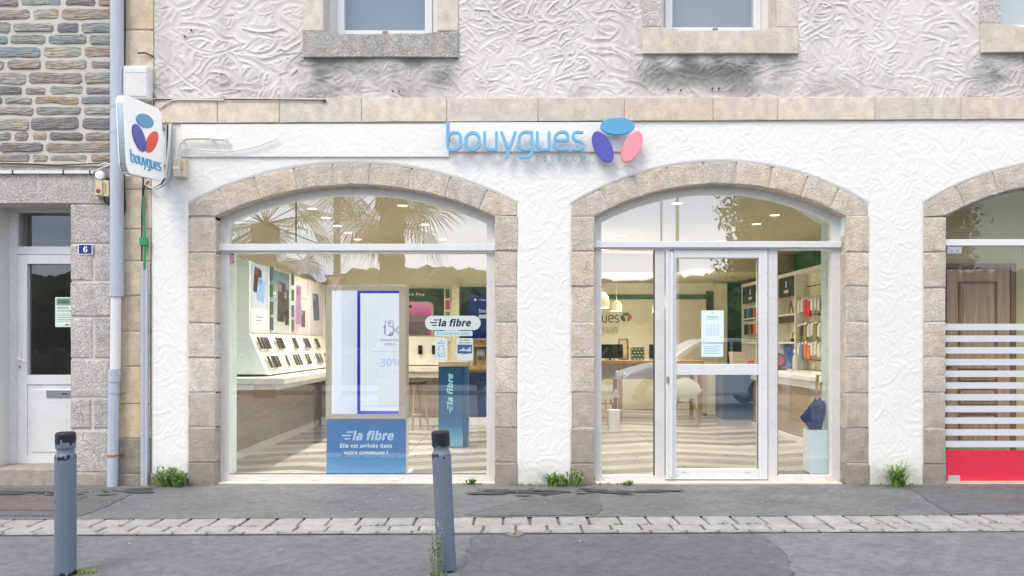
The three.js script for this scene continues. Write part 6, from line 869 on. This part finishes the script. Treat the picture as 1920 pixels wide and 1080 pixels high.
sticker('alarm_sticker', 421, 440, 474, 495, 1, print(192, 210, (c, w, h) => { c.fillStyle = '#e9eef0'; c.fillRect(0, 0, w, h); c.fillStyle = '#7b8288'; c.beginPath(); c.arc(150, 34, 16, 0, 7); c.fill(); c.fillStyle = '#d63a5e'; c.fillRect(6, 84, 180, 120); c.fillStyle = '#fff'; c.font = 'bold 46px sans-serif'; c.fillText('Alarme', 16, 128); c.fillRect(16, 144, 150, 10); c.fillRect(16, 164, 120, 10); c.fillRect(16, 184, 140, 6); }), 'red and white alarm sticker in the top corner of left window', 'sticker');
sticker('opening_hours_sheet', 1315, 1357, 582, 642, 0.4, print(320, 460, (c, w, h) => { c.fillStyle = '#e3f0f4'; c.fillRect(0, 0, w, h); c.fillStyle = '#4a8aa8'; c.beginPath(); c.ellipse(160, 36, 10, 6, 0, 0, 7); c.fill(); c.font = 'bold 34px sans-serif'; c.textAlign = 'center'; c.fillText('«Bonjour»', w / 2, 106); c.fillStyle = '#a9bfc8'; c.fillRect(70, 128, 180, 6); for (let j = 0; j < 7; j++) for (let i = 0; i < 4; i++) c.fillRect(62 + i * 52, 200 + j * 26, 40, 7); c.fillStyle = '#8fa8b2'; c.beginPath(); c.arc(44, 418, 16, 0, 7); c.stroke(); }), 'pale blue opening hours sheet on the glass of the entrance door', 'notice');
sticker('small_notice', 1315, 1356, 644, 669, 0.4, print(320, 200, (c, w, h) => { c.fillStyle = '#d5ebf4'; c.fillRect(0, 0, w, h); c.fillStyle = '#7f9fae'; for (let j = 0; j < 5; j++) c.fillRect(34, 44 + j * 26, 240 - (j % 2) * 40, 6); }), 'small pale blue notice under the opening hours sheet', 'notice');
// ---------------------------------------------------------------- across the street: what the panes mirror
const mirrorX = (px, d) => (px - 961) * d / FOCAL, mirrorZ = (d) => d - CAM_D + 2 * GZ;     // d: distance along the mirrored ray
{
  const r = rng(700), bark = std([0.16, 0.11, 0.07], 0.95, { bumpMap: slateBump, bumpScale: 0.03 }), fr = std([0.11, 0.13, 0.035], 0.8, { side: THREE.DoubleSide });
  function palm(px, d, H, n, label, len, R = 0.3) {
    const t = thing('palm_tree', label, 'palm tree', [mirrorX(px, d), -0.1, mirrorZ(d)]), prof = []; for (let k = 0; k <= 26; k++) { const y = H * k / 26; prof.push([R * (1.05 - 0.1 * k / 26) * (k % 2 ? 1.07 : 0.95) + (k > 22 ? 0.1 : 0), y]); } prof.push([0.01, H + 0.1]); part(t, 'trunk', lathe(prof, 18), bark);
    for (let k = 0; k < n; k++) { // fan leaves on long stalks
      const az = r() * 6.283, el = 1.1 - 2.25 * (k / n) + (r() - 0.5) * 0.4, L = len * (0.45 + 0.3 * r()), dir = new THREE.Vector3(Math.cos(az) * Math.cos(el), Math.sin(el), Math.sin(az) * Math.cos(el)), o = new THREE.Vector3(0, H + 0.05, 0), p = o.clone().addScaledVector(dir, L); p.y -= 0.14 * L;
      const side = new THREE.Vector3(-Math.sin(az), 0, Math.cos(az)).applyAxisAngle(dir, (r() - 0.5) * 1.6), fwd = dir.clone(); fwd.y -= 0.35; fwd.normalize(); const v = [], R2 = len * (0.36 + 0.12 * r());
      for (let q = 0; q < 30; q++) { const th = (q / 29 - 0.5) * 3.7 + (r() - 0.5) * 0.06, w = 0.018, bl = R2 * (0.75 + 0.25 * Math.cos(th * 0.6)) * (0.85 + 0.3 * r()), u = fwd.clone().multiplyScalar(Math.cos(th)).addScaledVector(side, Math.sin(th)), nn = fwd.clone().multiplyScalar(-Math.sin(th)).addScaledVector(side, Math.cos(th)), m = p.clone().addScaledVector(u, bl * 0.6), tip = p.clone().addScaledVector(u, bl); tip.y -= 0.16 * bl * (0.5 + r()); const A = m.clone().addScaledVector(nn, w), B = m.clone().addScaledVector(nn, -w); v.push(...p.toArray(), ...B.toArray(), ...A.toArray(), ...A.toArray(), ...B.toArray(), ...tip.toArray()); }
      const g = new THREE.BufferGeometry(); g.setAttribute('position', new THREE.Float32BufferAttribute(v, 3)); g.setAttribute('uv', new THREE.Float32BufferAttribute(new Float32Array(v.length / 3 * 2), 2)); g.computeVertexNormals();
      part(t, 'frond', [g, bar(o.toArray(), p.toArray(), 0.014, 5)], fr);
    }
  }
  palm(735, 17.5, 5.15, 34, 'tall fan palm across the street mirrored in left window', 2.0, 0.29); palm(497, 20, 4.55, 46, 'fan palm mirrored at the left edge of left window', 2.1, 0.28);
  function pole(px, d, H, rad, label, name = 'lamp_post') { const t = thing(name, label, 'lamp post', [mirrorX(px, d), -0.12, mirrorZ(d)]); part(t, 'post', cyl(rad * 1.3, rad * 0.8, H, 14), M.grey); part(t, 'base', cyl(rad * 2.2, rad * 1.6, 0.3, 14), M.grey); part(t, 'lantern', box(-0.15, 0.5, H - 0.05, H + 0.08, -0.12, 0.12, 0.03), M.grey); }
  pole(632, 21, 9, 0.09, 'grey lamp post mirrored in left window beside the palm'); pole(1240, 30, 11, 0.04, 'thin mast mirrored in the entrance arch, left one'); pole(1270, 26, 10, 0.055, 'thicker mast mirrored in the entrance arch, right one');
  { const d = 20, t = thing('yield_sign', 'red bordered give way sign across the street', 'road sign', [mirrorX(628, d), -0.12, mirrorZ(d)]), tri = (k) => { const s = new THREE.Shape(); s.moveTo(0, -0.36 * k); s.lineTo(0.33 * k, 0.2 * k); s.lineTo(-0.33 * k, 0.2 * k); s.closePath(); return s; }, y = CAM_H + (643 - 528) * d / FOCAL + 0.12; part(t, 'post', cyl(0.03, 0.03, y + 0.2, 10, 0, 0, 0.03), M.grey); part(t, 'plate', wuv(extrude(tri(0.86), 0.02, 0.004).translate(0, y, -0.02)), std([0.65, 0.12, 0.05], 0.4)); part(t, 'centre', wuv(extrude(tri(0.52), 0.006).rotateY(Math.PI).translate(0, y + 0.01, -0.02)), M.white); }
  // broadleaf trees
  function tree(px, d, H, R, n, label, seed) {
    const q = rng(seed), t = thing('broadleaf_tree', label, 'tree', [mirrorX(px, d), -0.1, mirrorZ(d)]); part(t, 'trunk', [cyl(0.2, 0.11, H - R * 0.6, 12), bar([0, H - R * 1.2, 0], [R * 0.5, H, 0.2], 0.06), bar([0, H - R * 1.2, 0], [-R * 0.5, H + 0.1, -0.2], 0.06), bar([0, H - R, 0], [0.1, H + R * 0.4, R * 0.4], 0.05)], bark);
    const lf = blade(q, 0.12, 0.055, 0.7, 0, 0.6); for (let m = 0; m < 2; m++) { const im = shade(new THREE.InstancedMesh(lf, m ? M.leaf : M.leafDark, n)), mt = new THREE.Matrix4(), e = new THREE.Euler(), Q = new THREE.Quaternion(), cl = Array.from({ length: 60 }, () => { const a = q() * 6.283, b = Math.acos(2 * q() - 1), k = R * (0.35 + 0.75 * q()); return [Math.cos(a) * Math.sin(b) * k, H + Math.cos(b) * k * 0.85, Math.sin(a) * Math.sin(b) * k, R * (0.12 + 0.2 * q())]; }); for (let i = 0; i < n; i++) { const c = cl[i % 60], a = q() * 6.283, b = Math.acos(2 * q() - 1), k = c[3] * 1.5 * Math.sqrt(q()); e.set(q() * 6, q() * 6, q() * 6); mt.compose(new THREE.Vector3(c[0] + Math.cos(a) * Math.sin(b) * k, c[1] + Math.cos(b) * k, c[2] + Math.sin(a) * Math.sin(b) * k), Q.setFromEuler(e), new THREE.Vector3(1, 1, 1)); im.setMatrixAt(i, mt); } im.name = 'crown'; im.userData.kind = 'stuff'; t.add(im); }
  }
  tree(1500, 14, 3.2, 1.35, 9000, 'leafy tree mirrored in the right half of the entrance arch', 21); tree(1640, 16, 3.5, 1.6, 9000, 'leafy tree across the street right of the entrance', 22);
  // wooded hills beyond: one mass
  const blobs = []; const hq = rng(23); for (let k = 0; k < 420; k++) { const d = 95 + hq() * 70, px = -700 + hq() * 3300, s = 2.2 + hq() * 3.2, top = 10.5 + 5.5 * fbm(px / 200 + 10, 0.5, 64, 64, 99, 3); const g = new THREE.IcosahedronGeometry(s, 2), p = g.attributes.position; for (let i = 0; i < p.count; i++) { const f = 0.75 + 0.5 * vnoise(p.getX(i) * 1.3 + 50 + k, p.getY(i) * 1.3 + p.getZ(i) + 50, 997, 997, 3); p.setXYZ(i, p.getX(i) * f, p.getY(i) * f, p.getZ(i) * f); } g.translate(mirrorX(px, d), top * d / 130 - s - 9 * hq() * hq() * (k % 3 ? 1 : 0.1), mirrorZ(d)); g.computeVertexNormals(); blobs.push(g.index ? g.toNonIndexed() : g); }
  const wood = solo('wooded_hill', mergeGeometries(blobs), std([0.07, 0.095, 0.04], 0.95), 'dark wooded hillside beyond the street, mirrored along the panes', 'woodland'); wood.userData.kind = 'stuff';
  const hs = new THREE.PlaneGeometry(500, 60, 60, 8), hp = hs.attributes.position; for (let i = 0; i < hp.count; i++) hp.setZ(i, 0); hs.rotateX(-Math.PI / 2 + 0.28); hs.translate(0, 4, 170); structure('hill', hs, std([0.08, 0.1, 0.05], 0.95));
  structure('far_pavement', box(-60, 60, -0.3, 0.1, 13, 16), A1);
  { const im = []; for (let k = 0; k < 60; k++) { const g = new THREE.IcosahedronGeometry(0.55 + r() * 0.3, 2); const p = g.attributes.position; for (let i = 0; i < p.count; i++) { const f = 0.75 + 0.5 * r(); p.setXYZ(i, p.getX(i) * f, p.getY(i) * f, p.getZ(i) * f); } im.push(g.translate(-18 + k * 0.62, 0.45, 16.4 + r() * 0.4)); } const h = solo('hedge', mergeGeometries(im.map((g) => (g.index ? g.toNonIndexed() : g))), std([0.06, 0.085, 0.03], 0.95), 'low clipped hedge along the far pavement', 'hedge'); }
}
{ // the pale car parked across the street, its reflection crosses the entrance
  const d = 16.6, x0 = mirrorX(1166, d), z0 = mirrorZ(d) + 0.8, t = thing('parked_car', 'pale silver hatchback parked across the street, mirrored in the entrance', 'car', [x0, -0.022, z0]), paint = std([0.62, 0.65, 0.7], 0.25, { metalness: 0.1 });
  const s = new THREE.Shape(); s.moveTo(0.05, 0.3); s.lineTo(0.02, 0.55); s.quadraticCurveTo(0.03, 0.72, 0.2, 0.78); s.quadraticCurveTo(0.6, 0.93, 1.05, 0.98); s.lineTo(3.62, 1.0); s.quadraticCurveTo(3.78, 0.9, 3.8, 0.6); s.lineTo(3.78, 0.3); s.lineTo(3.5, 0.28); s.absarc(3.1, 0.3, 0.38, 0, Math.PI, false); s.lineTo(1.06, 0.25); s.absarc(0.7, 0.3, 0.38, 0, Math.PI, false); s.lineTo(0.05, 0.28);
  part(t, 'body', wuv(extrude(s, 1.62, 0.06, 16).translate(0, 0, -0.81)), paint);
  const c = new THREE.Shape(); c.moveTo(1.0, 0.97); c.quadraticCurveTo(1.5, 1.45, 1.85, 1.5); c.quadraticCurveTo(2.7, 1.56, 3.3, 1.42); c.quadraticCurveTo(3.6, 1.2, 3.66, 0.99); c.closePath(); part(t, 'cabin', wuv(extrude(c, 1.4, 0.06, 16).translate(0, 0, -0.7)), paint);
  for (const sd of [-1, 1]) { const w = new THREE.Shape(); w.moveTo(1.25, 1.0); w.quadraticCurveTo(1.6, 1.36, 1.9, 1.42); w.lineTo(2.35, 1.44); w.lineTo(2.35, 1.0); w.closePath(); const w2 = new THREE.Shape(); w2.moveTo(2.42, 1.0); w2.lineTo(2.42, 1.44); w2.quadraticCurveTo(2.9, 1.43, 3.2, 1.34); w2.lineTo(3.42, 1.02); w2.closePath(); part(t, 'side_window', [wuv(extrude(w, 0.02).translate(0, 0, sd > 0 ? 0.695 : -0.715)), wuv(extrude(w2, 0.02).translate(0, 0, sd > 0 ? 0.695 : -0.715))], M.screenGlass); part(t, 'headlight', new THREE.SphereGeometry(0.13, 14, 10).scale(0.5, 0.9, 1).translate(0.1, 0.66, sd * 0.6).toNonIndexed(), M.chrome); }
  for (const [x, z] of [[0.7, -0.7], [3.1, -0.7], [0.7, 0.7], [3.1, 0.7]]) { const w = part(t, 'wheel', new THREE.TorusGeometry(0.235, 0.075, 10, 28).translate(x, 0.31, z).toNonIndexed(), M.rubber); part(w, 'rim', [new THREE.CylinderGeometry(0.19, 0.19, 0.1, 20).rotateX(Math.PI / 2).translate(x, 0.31, z).toNonIndexed(), ...[0, 1, 2, 3, 4].map((k) => box(-0.02, 0.02, 0.03, 0.17, -0.07, 0.07).rotateZ(k * 1.2566).translate(x, 0.31, z))], std([0.4, 0.42, 0.45], 0.35, { metalness: 0.8 })); }
}
renderer.render(scene, camera);
